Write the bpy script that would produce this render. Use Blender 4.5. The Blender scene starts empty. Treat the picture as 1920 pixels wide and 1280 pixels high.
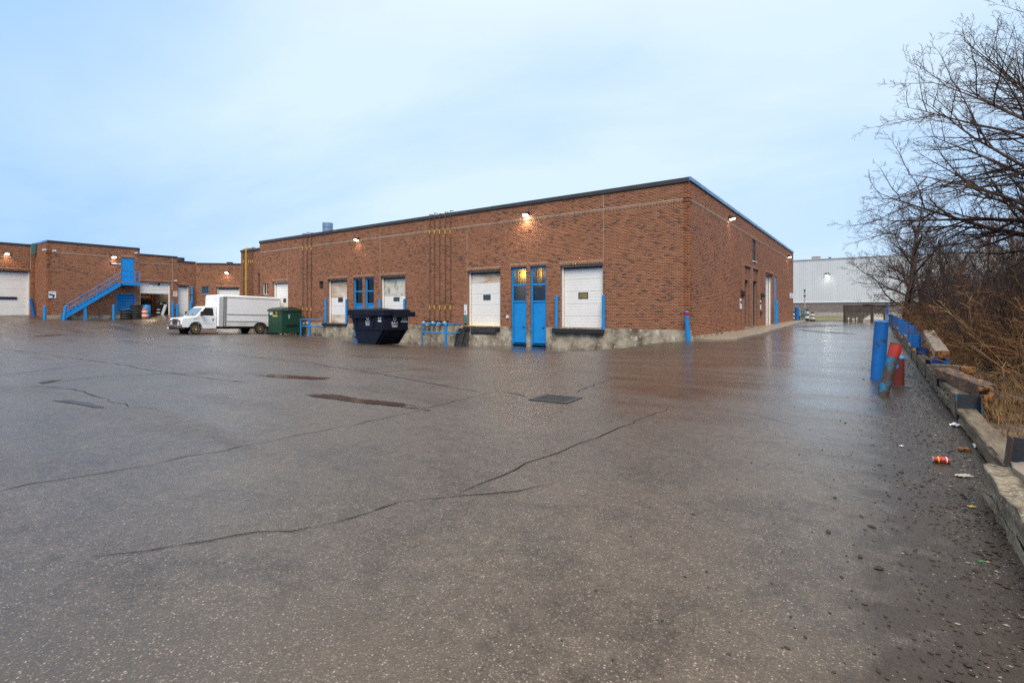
import bpy, bmesh, math, random
import numpy as np
from mathutils import Matrix, Vector
R_ = math.radians
rnd = random.Random(11)
rng = np.random.default_rng(7)
S = bpy.context.scene
COL = S.collection

# ------------------------------------------------------------------ camera, sky, sun, exposure
FPX, UC, VH, CZ, YAW = 966.0, 960.0, 585.0, 1.4, R_(35.3)
cd = bpy.data.cameras.new('camera'); cam = bpy.data.objects.new('camera', cd); COL.objects.link(cam)
cd.sensor_width = 36.0; cd.lens = 36.0*FPX/1920.0
cd.shift_y = -(640.0-VH)/1920.0
cd.clip_start = 0.05; cd.clip_end = 2000
cam.location = (0, 0, CZ); cam.rotation_euler = (R_(90), 0, YAW)
S.camera = cam

SUN_EL, SUN_AZ = R_(46), R_(146)        # azimuth clockwise from +Y
w = bpy.data.worlds.new('World'); S.world = w; w.use_nodes = True
nt = w.node_tree; nt.nodes.clear()
def N(t, typ, **kw):
    n = t.nodes.new(typ)
    for k, v in kw.items():
        if k.startswith('i_'):
            key = k[2:]
            key = int(key) if key.isdigit() else key.replace('_', ' ')
            n.inputs[key].default_value = v
        else: setattr(n, k, v)
    return n
def Lk(t, a, b): t.links.new(a, b)
out = N(nt, 'ShaderNodeOutputWorld')
sky = N(nt, 'ShaderNodeTexSky', sky_type='NISHITA', sun_disc=False, sun_elevation=SUN_EL, sun_rotation=SUN_AZ, air_density=1.0, dust_density=1.2, ozone_density=1.6)
bg1 = N(nt, 'ShaderNodeBackground', i_Strength=0.11)
Lk(nt, sky.outputs[0], bg1.inputs[0])
tc = N(nt, 'ShaderNodeTexCoord')
sep = N(nt, 'ShaderNodeSeparateXYZ'); Lk(nt, tc.outputs['Generated'], sep.inputs[0])
# cloud deck: project the view ray on a plane overhead
zz = N(nt, 'ShaderNodeMath', operation='MAXIMUM', i_1=0.0); Lk(nt, sep.outputs[2], zz.inputs[0])
za = N(nt, 'ShaderNodeMath', operation='ADD', i_1=0.22); Lk(nt, zz.outputs[0], za.inputs[0])
dx = N(nt, 'ShaderNodeMath', operation='DIVIDE'); Lk(nt, sep.outputs[0], dx.inputs[0]); Lk(nt, za.outputs[0], dx.inputs[1])
dy = N(nt, 'ShaderNodeMath', operation='DIVIDE'); Lk(nt, sep.outputs[1], dy.inputs[0]); Lk(nt, za.outputs[0], dy.inputs[1])
cb = N(nt, 'ShaderNodeCombineXYZ'); Lk(nt, dx.outputs[0], cb.inputs[0]); Lk(nt, dy.outputs[0], cb.inputs[1])
mp = N(nt, 'ShaderNodeMapping'); mp.inputs['Rotation'].default_value = (0, 0, R_(20)); mp.inputs['Scale'].default_value = (0.42, 0.75, 1); mp.inputs['Location'].default_value = (3.1, 1.7, 0)
Lk(nt, cb.outputs[0], mp.inputs[0])
cn = N(nt, 'ShaderNodeTexNoise', i_Scale=1.0, i_Detail=7.0, i_Roughness=0.55, i_Distortion=0.25); Lk(nt, mp.outputs[0], cn.inputs['Vector'])
cr = N(nt, 'ShaderNodeMapRange', i_1=0.30, i_2=0.66, i_3=0.94, i_4=1.0); cr.interpolation_type = 'SMOOTHSTEP'; Lk(nt, cn.outputs[0], cr.inputs[0])
# the bright part of the overcast, where the cloud is thinnest
g0 = Vector((-0.40, 0.84, 0.32)).normalized()
dp = N(nt, 'ShaderNodeVectorMath', operation='DOT_PRODUCT'); Lk(nt, tc.outputs['Generated'], dp.inputs[0]); dp.inputs[1].default_value = g0
gl = N(nt, 'ShaderNodeMapRange', i_1=0.54, i_2=0.99, i_3=0.0, i_4=1.0); gl.interpolation_type = 'SMOOTHSTEP'; Lk(nt, dp.outputs['Value'], gl.inputs[0])
cc = N(nt, 'ShaderNodeMix', data_type='RGBA'); cc.inputs[6].default_value = (0.130, 0.29, 0.56, 1); cc.inputs[7].default_value = (0.395, 0.488, 0.575, 1)
ga = N(nt, 'ShaderNodeMath', operation='ADD', use_clamp=True)
nv = N(nt, 'ShaderNodeMapRange', i_1=0.35, i_2=0.68, i_3=0.0, i_4=0.58); Lk(nt, cn.outputs[0], nv.inputs[0])
gm = N(nt, 'ShaderNodeMath', operation='MULTIPLY', i_1=0.75); Lk(nt, gl.outputs[0], gm.inputs[0])
Lk(nt, gm.outputs[0], ga.inputs[0]); Lk(nt, nv.outputs[0], ga.inputs[1]); Lk(nt, ga.outputs[0], cc.inputs[0])
# an overcast sky is brighter overhead than at the horizon
zen = N(nt, 'ShaderNodeMapRange', i_1=0.48, i_2=0.95, i_3=1.0, i_4=1.75); zen.interpolation_type = 'SMOOTHSTEP'; Lk(nt, sep.outputs[2], zen.inputs[0])
zc = N(nt, 'ShaderNodeMapRange', i_1=0.45, i_2=0.85, i_3=0.0, i_4=0.9); Lk(nt, sep.outputs[2], zc.inputs[0])
cw = N(nt, 'ShaderNodeMix', data_type='RGBA'); cw.inputs[7].default_value = (0.60, 0.555, 0.50, 1); Lk(nt, zc.outputs[0], cw.inputs[0]); Lk(nt, cc.outputs[2], cw.inputs[6])
bg2 = N(nt, 'ShaderNodeBackground'); Lk(nt, cw.outputs[2], bg2.inputs[0]); Lk(nt, zen.outputs[0], bg2.inputs[1])
mx = N(nt, 'ShaderNodeMixShader', i_0=0.9); Lk(nt, cr.outputs[0], mx.inputs[0])
Lk(nt, bg1.outputs[0], mx.inputs[1]); Lk(nt, bg2.outputs[0], mx.inputs[2]); Lk(nt, mx.outputs[0], out.inputs[0])

sl = bpy.data.lights.new('sun', 'SUN'); so = bpy.data.objects.new('sun', sl); COL.objects.link(so)
sl.energy = 1.5; sl.angle = R_(26); sl.color = (1.0, 0.90, 0.78)
sd = Vector((math.sin(SUN_AZ)*math.cos(SUN_EL), math.cos(SUN_AZ)*math.cos(SUN_EL), math.sin(SUN_EL)))
so.rotation_euler = sd.to_track_quat('Z', 'Y').to_euler(); so.location = (0, 0, 60)
S.view_settings.view_transform = 'Standard'; S.view_settings.look = 'None'
S.view_settings.exposure = 0.92; S.view_settings.gamma = 1.0; S.view_settings.use_curve_mapping = False
S.render.engine = 'CYCLES'
S.cycles.max_bounces = 6; S.cycles.diffuse_bounces = 3; S.cycles.glossy_bounces = 3; S.cycles.transmission_bounces = 4
S.cycles.use_denoising = False
S.cycles.sample_clamp_indirect = 1.5; S.cycles.caustics_reflective = False; S.cycles.caustics_refractive = False

# ------------------------------------------------------------------ survey: photo readings laid on known planes
FD = (-math.sin(YAW), math.cos(YAW)); RD = (math.cos(YAW), math.sin(YAW))
def ray(u, v):
    k = (u-UC)/FPX
    return np.array([FD[0]+RD[0]*k, FD[1]+RD[1]*k, (VH-v)/FPX])
def onY(u, v, y): d = ray(u, v); t = y/d[1]; return (d[0]*t, y, CZ+d[2]*t)
def onX(u, v, x): d = ray(u, v); t = x/d[0]; return (x, d[1]*t, CZ+d[2]*t)
def onZ(u, v, z): d = ray(u, v); t = (z-CZ)/d[2]; return (d[0]*t, d[1]*t, z)
CX, CY = -7.16, 24.52          # corner of the warehouse
XL, XS = -60.0, -63.9          # the far wing: main face and set-back face
FLOOR = 0.55                   # underside of the brick = dock floor
ROOF = 7.725

# ------------------------------------------------------------------ terrain
cp = []
for u, v in [(1287,641),(1240,641),(1180,651),(1130,657),(1035,652),(958,647),(880,648),(780,644),(663,632),(592,630),(540,629)]:
    cp.append(onY(u, v, CY))
cp += [(0,0,0),(0,-10,0),(-10,-12,0),(0.9,6,0),(0.5,13,0),(0.9,22,.04),(0.9,32,.12),(.9,45,.25),(.9,60,.36),(-5,24.5,0.0),(-5.8,30,.06),
       (-5.9,40,.2),(-6.6,52,.3),(-7,62,.36),(-3,70,.40),(-3,78,.5),(-3,92,.72),(-20,92,.72),(20,92,.72),(-20,70,.4),(20,60,.4),(12,30,.15),(10,5,0),
       (-41.5,17.5,-.26),(-41.5,22.5,-.38),(-37.5,22.2,-.33),(-43.7,17.5,-.15),(-23.9,20,-.5),(-30,18,-.32),
       (-9,12,-.03),(-20,12,-.16),(-30,8,-.05),(-45,10,.15),(-52,14,.5),(-50,22,.2),(-56,23,.85),(-50,0,.75),(-30,-6,.1),(-20,-14,.05),
       (XL,13.4,.79),(XL,16.2,.76),(XL,20.5,.81),(XL,23.2,1.15),(XL,25.5,1.17),(-57,29,1.1),(XS,11.1,1.11),(XS,13.1,1.13),(-58,8,1.0),(-60,-5,1.1),(-70,-20,1.1),(-70,30,1.1),(-30,-40,.1),(20,-40,0)]
CP = np.array(cp, float)
def _tps(r2): return np.where(r2 > 1e-9, 0.5*r2*np.log(np.maximum(r2, 1e-9)), 0.0)
def _fit():
    n = len(CP); d2 = ((CP[:,None,:2]-CP[None,:,:2])**2).sum(-1)
    A = np.zeros((n+3, n+3)); A[:n,:n] = _tps(d2)+np.eye(n)*0.6
    A[:n,n] = 1; A[:n,n+1:] = CP[:,:2]; A[n,:n] = 1; A[n+1:,:n] = CP[:,:2].T
    return np.linalg.solve(A, np.concatenate([CP[:,2], [0,0,0]]))
_W = _fit()
def gz_arr(x, y):
    x = np.clip(np.asarray(x, float), -72, 22); y = np.clip(np.asarray(y, float), -42, 94)
    sh = x.shape; P = np.stack([x.ravel(), y.ravel()], 1); n = len(CP); z = np.empty(len(P))
    for i in range(0, len(P), 20000):
        q = P[i:i+20000]; d2 = ((q[:,None,:]-CP[None,:,:2])**2).sum(-1)
        z[i:i+20000] = _tps(d2)@_W[:n] + _W[n] + q@_W[n+1:]
    return z.reshape(sh)
def gz(x, y): return float(gz_arr(np.array([x]), np.array([y]))[0])
def ground_at(u, v):
    """where the sight line through a photo reading meets the asphalt"""
    d = ray(u, v); t = 1.0; p = None
    while t < 140:
        q = (d[0]*t, d[1]*t, CZ+d[2]*t)
        if q[2] <= gz(q[0], q[1]):
            lo, hi = t*0.97, t
            for _ in range(12):
                m = (lo+hi)/2
                if CZ+d[2]*m <= gz(d[0]*m, d[1]*m): hi = m
                else: lo = m
            return (d[0]*hi, d[1]*hi, gz(d[0]*hi, d[1]*hi))
        t *= 1.03
    return (d[0]*t, d[1]*t, 0.4)

# ------------------------------------------------------------------ builders
MW = {}
class MB:
    def __init__(s, M=None): s.v = []; s.f = []; s.mi = []; s.M = M or Matrix.Identity(4); s.k = 0
    def add(s, vs, fs, T=None):
        M = s.M @ T if T is not None else s.M
        b = len(s.v); flip = M.determinant() < 0
        s.v += [M @ Vector(p) for p in vs]
        for f in fs:
            s.f.append([b+i for i in (reversed(f) if flip else f)]); s.mi.append(s.k)
        return s
    def box(s, x0, x1, y0, y1, z0, z1, T=None):
        x0, x1 = min(x0, x1), max(x0, x1); y0, y1 = min(y0, y1), max(y0, y1); z0, z1 = min(z0, z1), max(z0, z1)
        return s.add([(x0,y0,z0),(x1,y0,z0),(x1,y1,z0),(x0,y1,z0),(x0,y0,z1),(x1,y0,z1),(x1,y1,z1),(x0,y1,z1)],
              [(0,3,2,1),(4,5,6,7),(0,1,5,4),(1,2,6,5),(2,3,7,6),(3,0,4,7)], T)
    def beam(s, p0, p1, wd, ht, up=(0,0,1)):
        p0, p1 = Vector(p0), Vector(p1); d = (p1-p0); L = d.length; d.normalize()
        u = Vector(up); a = d.cross(u); a = a.normalized() if a.length > 1e-4 else Vector((1,0,0)); b = a.cross(d)
        T = Matrix(((d.x,a.x,b.x,p0.x),(d.y,a.y,b.y,p0.y),(d.z,a.z,b.z,p0.z),(0,0,0,1)))
        return s.box(0, L, -wd/2, wd/2, -ht/2, ht/2, T)
    def tube(s, p0, p1, r0, r1=None, n=10, cap=True):
        r1 = r0 if r1 is None else r1
        p0, p1 = Vector(p0), Vector(p1); d = (p1-p0).normalized()
        a = d.cross(Vector((0,0,1))); a = a.normalized() if a.length > 1e-3 else Vector((1,0,0)); b = d.cross(a)
        vs = []
        for p, r in ((p0, r0), (p1, r1)):
            for i in range(n):
                t = 2*math.pi*i/n; vs.append(p+a*(r*math.cos(t))+b*(r*math.sin(t)))
        fs = [(i, (i+1) % n, n+(i+1) % n, n+i) for i in range(n)]
        if cap: fs += [tuple(range(n-1, -1, -1)), tuple(range(n, 2*n))]
        return s.add(vs, fs)
    def path(s, pts, r, n=8):
        for a, b in zip(pts, pts[1:]): s.tube(a, b, r, n=n)
        return s
    def lathe(s, prof, c=(0,0,0), n=16, T=None):
        vs = []; fs = []
        for r, z in prof:
            for i in range(n):
                t = 2*math.pi*i/n; vs.append((c[0]+r*math.cos(t), c[1]+r*math.sin(t), c[2]+z))
        for k in range(len(prof)-1):
            for i in range(n): fs.append((k*n+i, k*n+(i+1) % n, (k+1)*n+(i+1) % n, (k+1)*n+i))
        fs.append(tuple(range(n-1, -1, -1))); m = (len(prof)-1)*n; fs.append(tuple(range(m, m+n)))
        return s.add(vs, fs, T)
    def prism(s, poly, a0, a1, axis='x', T=None):
        """poly of 2-D points swept from a0 to a1 along the axis"""
        n = len(poly)
        def P(a, q): return (a, q[0], q[1]) if axis == 'x' else ((q[0], a, q[1]) if axis == 'y' else (q[0], q[1], a))
        vs = [P(a0, q) for q in poly]+[P(a1, q) for q in poly]
        fs = [tuple(range(n-1, -1, -1)), tuple(range(n, 2*n))]+[(i, (i+1) % n, n+(i+1) % n, n+i) for i in range(n)]
        return s.add(vs, fs, T)
    def build(s, name, mat, parent=None, smooth=False, bevel=0.0, fix=True, auto=None):
        Mp = MW.get(parent.name) if parent is not None else None
        vs = [Mp.inverted() @ p for p in s.v] if Mp is not None else s.v
        me = bpy.data.meshes.new(name); me.from_pydata([tuple(p) for p in vs], [], s.f); me.update()
        if fix:
            bm = bmesh.new(); bm.from_mesh(me); bmesh.ops.recalc_face_normals(bm, faces=bm.faces); bm.to_mesh(me); bm.free()
        for m in (mat if isinstance(mat, (list, tuple)) else [mat]): me.materials.append(m)
        if isinstance(mat, (list, tuple)): me.polygons.foreach_set('material_index', s.mi)
        if smooth: me.polygons.foreach_set('use_smooth', [True]*len(me.polygons))
        if auto is not None: me.set_sharp_from_angle(angle=R_(auto))
        o = bpy.data.objects.new(name, me); COL.objects.link(o)
        if parent is not None: o.parent = parent; MW[o.name] = Mp
        else: MW[o.name] = Matrix.Identity(4)
        if bevel:
            b = o.modifiers.new('edge', 'BEVEL'); b.width = bevel; b.segments = 2; b.limit_method = 'ANGLE'
        return o
def tag(o, label=None, cat=None, group=None, kind=None):
    if label: o['label'] = label
    if cat: o['category'] = cat
    if group: o['group'] = group
    if kind: o['kind'] = kind
    return o
def thing(name, loc, label, cat, group=None):
    o = bpy.data.objects.new(name, None); COL.objects.link(o); o.location = loc; o.empty_display_size = 0.2
    MW[o.name] = Matrix.Translation(Vector(loc)); return tag(o, label, cat, group)
def copy_tree(o, parent=None):
    c = o.copy(); COL.objects.link(c)
    if parent is not None: c.parent = parent
    for ch in list(o.children): copy_tree(ch, c)
    return c
def rehome(o, loc, rot=(0,0,0), sc=None):
    o.location = loc; o.rotation_euler = rot
    if sc: o.scale = (sc,)*3 if isinstance(sc, (int, float)) else sc
    return o
def np_mesh(name, V, Fq, mat, parent=None, tone=None, smooth=False):
    """fast mesh from numpy: V (n,3), Fq (m,3|4)"""
    if parent is not None:
        Mi = np.array(MW[parent.name].inverted()); V = V@Mi[:3,:3].T+Mi[:3,3]
    me = bpy.data.meshes.new(name); k = Fq.shape[1]
    me.vertices.add(len(V)); me.vertices.foreach_set('co', V.astype(np.float32).ravel())
    me.loops.add(Fq.size); me.loops.foreach_set('vertex_index', Fq.astype(np.int32).ravel())
    me.polygons.add(len(Fq)); me.polygons.foreach_set('loop_start', np.arange(0, Fq.size, k, dtype=np.int32))
    if smooth: me.polygons.foreach_set('use_smooth', np.ones(len(Fq), bool))
    me.update(calc_edges=True); me.validate()
    if tone is not None:
        a = me.attributes.new('tone', 'FLOAT_COLOR', 'FACE'); a.data.foreach_set('color', tone.astype(np.float32).ravel())
    me.materials.append(mat)
    o = bpy.data.objects.new(name, me); COL.objects.link(o)
    if parent is not None: o.parent = parent; MW[o.name] = MW[parent.name]
    else: MW[o.name] = Matrix.Identity(4)
    return o
def text(body, size, pos, xd, yd, mat, parent, name='lettering', ext=0.002, squeeze=1.0):
    cu = bpy.data.curves.new('t', 'FONT'); cu.body = body; cu.size = size; cu.extrude = ext; cu.align_x = 'CENTER'; cu.align_y = 'CENTER'; cu.resolution_u = 3
    t = bpy.data.objects.new('t', cu); COL.objects.link(t)
    bpy.context.view_layer.update()
    me = bpy.data.meshes.new_from_object(t.evaluated_get(bpy.context.evaluated_depsgraph_get()))
    bpy.data.objects.remove(t); bpy.data.curves.remove(cu)
    xd, yd = Vector(xd).normalized(), Vector(yd).normalized(); nn = xd.cross(yd); p = Vector(pos)
    M = Matrix(((xd.x,yd.x,nn.x,p.x),(xd.y,yd.y,nn.y,p.y),(xd.z,yd.z,nn.z,p.z),(0,0,0,1)))
    me.transform(MW[parent.name].inverted() @ M @ Matrix.Diagonal((squeeze,1,1,1)))
    me.materials.clear(); me.materials.append(mat); me.name = name
    o = bpy.data.objects.new(name, me); COL.objects.link(o); o.parent = parent; MW[o.name] = MW[parent.name]
    return o

# ------------------------------------------------------------------ materials
def newmat(name):
    m = bpy.data.materials.new(name); m.use_nodes = True; t = m.node_tree; t.nodes.clear()
    o = N(t, 'ShaderNodeOutputMaterial'); b = N(t, 'ShaderNodeBsdfPrincipled'); Lk(t, b.outputs[0], o.inputs[0])
    return m, t, b
def c4(c): return (c[0], c[1], c[2], 1)
def pm(name, c1, c2=None, scale=3.0, rough=0.6, metal=0.0, bump=0.15, bscale=None, stretch=(1,1,1), lo=0.4, hi=0.62, c3=None, s3=9.0, t3=0.66, w3=.035, coat=0.0, rv=0.12, detail=6, spec=0.5):
    m, t, b = newmat(name)
    tcn = N(t, 'ShaderNodeTexCoord'); mpn = N(t, 'ShaderNodeMapping'); mpn.inputs['Scale'].default_value = stretch; Lk(t, tcn.outputs['Object'], mpn.inputs[0])
    n1 = N(t, 'ShaderNodeTexNoise', i_Scale=scale, i_Detail=float(detail), i_Roughness=0.62); Lk(t, mpn.outputs[0], n1.inputs['Vector'])
    r1 = N(t, 'ShaderNodeMapRange', i_1=lo, i_2=hi); Lk(t, n1.outputs[0], r1.inputs[0])
    c2 = c2 or tuple(x*0.78 for x in c1)
    mxn = N(t, 'ShaderNodeMix', data_type='RGBA'); mxn.inputs[6].default_value = c4(c1); mxn.inputs[7].default_value = c4(c2); Lk(t, r1.outputs[0], mxn.inputs[0])
    col = mxn.outputs[2]
    if c3:
        n3 = N(t, 'ShaderNodeTexNoise', i_Scale=s3, i_Detail=7.0, i_Roughness=0.68); Lk(t, mpn.outputs[0], n3.inputs['Vector'])
        r3 = N(t, 'ShaderNodeMapRange', i_1=t3-w3, i_2=t3+w3); Lk(t, n3.outputs[0], r3.inputs[0])
        m3 = N(t, 'ShaderNodeMix', data_type='RGBA'); Lk(t, r3.outputs[0], m3.inputs[0]); Lk(t, col, m3.inputs[6]); m3.inputs[7].default_value = c4(c3); col = m3.outputs[2]
    Lk(t, col, b.inputs['Base Color'])
    rr = N(t, 'ShaderNodeMapRange', i_1=0.3, i_2=0.7, i_3=max(0.02, rough-rv), i_4=min(1, rough+rv)); Lk(t, n1.outputs[0], rr.inputs[0]); Lk(t, rr.outputs[0], b.inputs['Roughness'])
    b.inputs['Metallic'].default_value = metal; b.inputs['Coat Weight'].default_value = coat; b.inputs['Specular IOR Level'].default_value = spec
    if bump:
        nb = N(t, 'ShaderNodeTexNoise', i_Scale=bscale or scale*8, i_Detail=4.0); Lk(t, mpn.outputs[0], nb.inputs['Vector'])
        bp = N(t, 'ShaderNodeBump', i_Strength=bump, i_Distance=0.01); Lk(t, nb.outputs[0], bp.inputs['Height']); Lk(t, bp.outputs[0], b.inputs['Normal'])
    return m
def emit(name, c, s):
    m, t, b = newmat(name); b.inputs['Base Color'].default_value = c4(c); b.inputs['Emission Color'].default_value = c4(c); b.inputs['Emission Strength'].default_value = s
    return m
def glassy(name, tint=(0.02,0.022,0.025), rough=0.05):
    m, t, b = newmat(name); b.inputs['Base Color'].default_value = c4(tint); b.inputs['Roughness'].default_value = rough; b.inputs['Specular IOR Level'].default_value = 0.7
    return m
def clear_glass(name, tint=(0.8,0.82,0.82)):
    m = bpy.data.materials.new(name); m.use_nodes = True; t = m.node_tree; t.nodes.clear(); o = N(t, 'ShaderNodeOutputMaterial')
    tr = N(t, 'ShaderNodeBsdfTransparent'); tr.inputs[0].default_value = c4(tint); g = N(t, 'ShaderNodeBsdfGlossy', i_Roughness=0.03)
    fr = N(t, 'ShaderNodeFresnel', i_0=1.5); mxs = N(t, 'ShaderNodeMixShader'); Lk(t, fr.outputs[0], mxs.inputs[0]); Lk(t, tr.outputs[0], mxs.inputs[1]); Lk(t, g.outputs[0], mxs.inputs[2]); Lk(t, mxs.outputs[0], o.inputs[0])
    return m

def brick_mat():
    m, t, b = newmat('brick')
    at = N(t, 'ShaderNodeAttribute', attribute_name='tone')
    tcn = N(t, 'ShaderNodeTexCoord')
    n = N(t, 'ShaderNodeTexNoise', i_Scale=26.0, i_Detail=5.0); Lk(t, tcn.outputs['Object'], n.inputs['Vector'])
    n2 = N(t, 'ShaderNodeTexNoise', i_Scale=0.55, i_Detail=5.0, i_Roughness=0.6); Lk(t, tcn.outputs['Object'], n2.inputs['Vector'])
    r = N(t, 'ShaderNodeMapRange', i_1=0.3, i_2=0.7, i_3=0.82, i_4=1.16); Lk(t, n.outputs[0], r.inputs[0])
    r2 = N(t, 'ShaderNodeMapRange', i_1=0.3, i_2=0.7, i_3=0.90, i_4=1.10); Lk(t, n2.outputs[0], r2.inputs[0])
    mu = N(t, 'ShaderNodeMath', operation='MULTIPLY'); Lk(t, r.outputs[0], mu.inputs[0]); Lk(t, r2.outputs[0], mu.inputs[1])
    vm = N(t, 'ShaderNodeVectorMath', operation='SCALE'); Lk(t, at.outputs['Color'], vm.inputs[0]); Lk(t, mu.outputs[0], vm.inputs['Scale'])
    Lk(t, vm.outputs[0], b.inputs['Base Color']); b.inputs['Roughness'].default_value = 0.72; b.inputs['Specular IOR Level'].default_value = 0.3
    bp = N(t, 'ShaderNodeBump', i_Strength=0.4, i_Distance=0.01); Lk(t, n.outputs[0], bp.inputs['Height']); Lk(t, bp.outputs[0], b.inputs['Normal'])
    return m
def brick_reveal(name='brick_reveal', col=((.30,.13,.075),(.16,.075,.05)), mort=(.36,.29,.23), flat=False):
    """coursed brick for the narrow reveals and the very distant base wall"""
    m, t, b = newmat(name)
    tcn = N(t, 'ShaderNodeTexCoord'); sp = N(t, 'ShaderNodeSeparateXYZ'); Lk(t, tcn.outputs['Object'], sp.inputs[0])
    ad = N(t, 'ShaderNodeMath', operation='ADD'); Lk(t, sp.outputs[0], ad.inputs[0]); Lk(t, sp.outputs[1], ad.inputs[1])
    cbn = N(t, 'ShaderNodeCombineXYZ'); Lk(t, ad.outputs[0], cbn.inputs[0]); Lk(t, sp.outputs[2], cbn.inputs[1])
    br = N(t, 'ShaderNodeTexBrick', i_Scale=1.0); br.inputs['Color1'].default_value = c4(col[0]); br.inputs['Color2'].default_value = c4(col[1]); br.inputs['Mortar'].default_value = c4(mort)
    br.inputs['Brick Width'].default_value = 0.4 if flat else 0.21; br.inputs['Row Height'].default_value = 0.2 if flat else 0.075; br.inputs['Mortar Size'].default_value = 0.012 if flat else 0.006
    Lk(t, cbn.outputs[0], br.inputs['Vector']); Lk(t, br.outputs['Color'], b.inputs['Base Color']); b.inputs['Roughness'].default_value = 0.8
    return m
def asphalt_mat():
    m, t, b = newmat('wet_asphalt')
    tcn = N(t, 'ShaderNodeTexCoord'); P = tcn.outputs['Object']
    def noise(sc, det=5.0, ro=0.6, dist=0.0, vec=P):
        n = N(t, 'ShaderNodeTexNoise', i_Scale=sc, i_Detail=det, i_Roughness=ro, i_Distortion=dist); Lk(t, vec, n.inputs['Vector']); return n.outputs[0]
    def mr(a, x0, x1, y0, y1, sm=False):
        n = N(t, 'ShaderNodeMapRange', i_1=x0, i_2=x1, i_3=y0, i_4=y1)
        if sm: n.interpolation_type = 'SMOOTHSTEP'
        Lk(t, a, n.inputs[0]); return n.outputs[0]
    def mixc(f, a, bcol):
        n = N(t, 'ShaderNodeMix', data_type='RGBA'); Lk(t, f, n.inputs[0])
        for i, c in ((6, a), (7, bcol)):
            if isinstance(c, tuple): n.inputs[i].default_value = c4(c)
            else: Lk(t, c, n.inputs[i])
        return n.outputs[2]
    def math_(op, a, bb):
        n = N(t, 'ShaderNodeMath', operation=op, use_clamp=False)
        for i, x in ((0, a), (1, bb)):
            if isinstance(x, (int, float)): n.inputs[i].default_value = x
            else: Lk(t, x, n.inputs[i])
        return n.outputs[0]
    # streaks run down the fall of the yard
    ms = N(t, 'ShaderNodeMapping'); ms.inputs['Rotation'].default_value = (0,0,R_(38)); ms.inputs['Scale'].default_value = (0.16,0.7,1); Lk(t, P, ms.inputs[0])
    big = noise(0.11, 4.0, 0.55, 0.6); mid = noise(0.55, 6.0, 0.62, 0.4); streak = noise(1.3, 6.0, 0.62, 0.5, ms.outputs[0]); fine = noise(7.0, 5.0, 0.7)
    v1 = N(t, 'ShaderNodeTexVoronoi', i_Scale=115.0); Lk(t, P, v1.inputs['Vector'])
    v2 = N(t, 'ShaderNodeTexVoronoi', i_Scale=72.0); Lk(t, P, v2.inputs['Vector'])
    sx1 = N(t, 'ShaderNodeSeparateColor'); Lk(t, v1.outputs['Color'], sx1.inputs[0]); sx2 = N(t, 'ShaderNodeSeparateColor'); Lk(t, v2.outputs['Color'], sx2.inputs[0])
    v3 = N(t, 'ShaderNodeTexVoronoi', i_Scale=24.0); Lk(t, P, v3.inputs['Vector']); sx3 = N(t, 'ShaderNodeSeparateColor'); Lk(t, v3.outputs['Color'], sx3.inputs[0])
    sp_ = N(t, 'ShaderNodeSeparateXYZ'); Lk(t, P, sp_.inputs[0])
    base = mixc(mr(mid, .34, .66, 0, 1), (0.055,0.043,0.033), (0.023,0.017,0.0125))
    base = mixc(mr(big, .40, .62, 0, .6), base, (0.076,0.060,0.046))
    base = mixc(mr(streak, .54, .70, 0, .85), base, (0.026,0.019,0.014))
    base = mixc(mr(fine, .42, .72, 0, .55), base, (0.030,0.025,0.021))
    # the low ground along the docks stays soaked
    soak = math_('MULTIPLY', mr(sp_.outputs[1], 19.6, 23.2, 0, 1, True), mr(sp_.outputs[0], -9.0, -13.0, 0, 1, True))
    soak = math_('MULTIPLY', soak, mr(mid, .25, .55, .5, 1.0))
    base = mixc(math_('MULTIPLY', soak, .75), base, (0.030,0.023,0.018))
    st1 = math_('MULTIPLY', mr(sx1.outputs[0], .50, .95, 0, 1), mr(v1.outputs['Distance'], .15, .52, 1, 0))
    st2 = math_('MULTIPLY', mr(sx2.outputs[1], .70, .95, 0, 1), mr(v2.outputs['Distance'], .16, .40, 1, 0))
    st3 = math_('MULTIPLY', mr(sx3.outputs[0], .62, 1.0, 0, 1), mr(v3.outputs['Distance'], .1, .42, 1, 0))
    base = mixc(math_('MULTIPLY', st1, .80), base, (0.26,0.215,0.17))
    base = mixc(math_('MULTIPLY', st3, .16), base, (0.24,0.21,0.18))
    base = mixc(math_('MULTIPLY', st2, .85), base, (0.40,0.345,0.28))
    dk = math_('MULTIPLY', mr(sx1.outputs[1], .60, .95, 0, 1), .85)
    base = mixc(dk, base, (0.010,0.008,0.007))
    # soil washed against the timbers
    soil = math_('MULTIPLY', mr(sp_.outputs[0], -.75, .65, 0, 1, True), math_('MULTIPLY', mr(sp_.outputs[0], 1.3, 1.0, 0, 1), mr(sp_.outputs[1], 26.0, 12.0, 0, 1, True)))
    soil = mr(math_('MULTIPLY', soil, math_('ADD', mr(noise(3.2, 7.0, .7, .5), .35, .65, .2, 1.0), .25)), .18, .62, 0, 1, True)
    base = mixc(math_('MULTIPLY', soil, .9), base, (0.032,0.023,0.016))
    gr = mr(noise(6.5, 10.0, .90), .34, .66, .52, 1.42)
    vs_ = N(t, 'ShaderNodeVectorMath', operation='SCALE'); Lk(t, base, vs_.inputs[0]); Lk(t, math_('MULTIPLY', gr, 1.12), vs_.inputs['Scale']); base = vs_.outputs[0]
    Lk(t, base, b.inputs['Base Color'])
    wet = math_('ADD', mr(big, .42, .60, .5, .0), mr(streak, .40, .62, .0, .55))
    wet = math_('MAXIMUM', math_('MULTIPLY', mr(wet, 0, 1, .40, 1.05), math_('MULTIPLY', mr(noise(0.9, 7.0, .66, .8), .36, .60, .52, 1.12), mr(noise(.22, 4.0, .6, 1.0), .38, .58, .80, 1.30))), soak)
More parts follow.
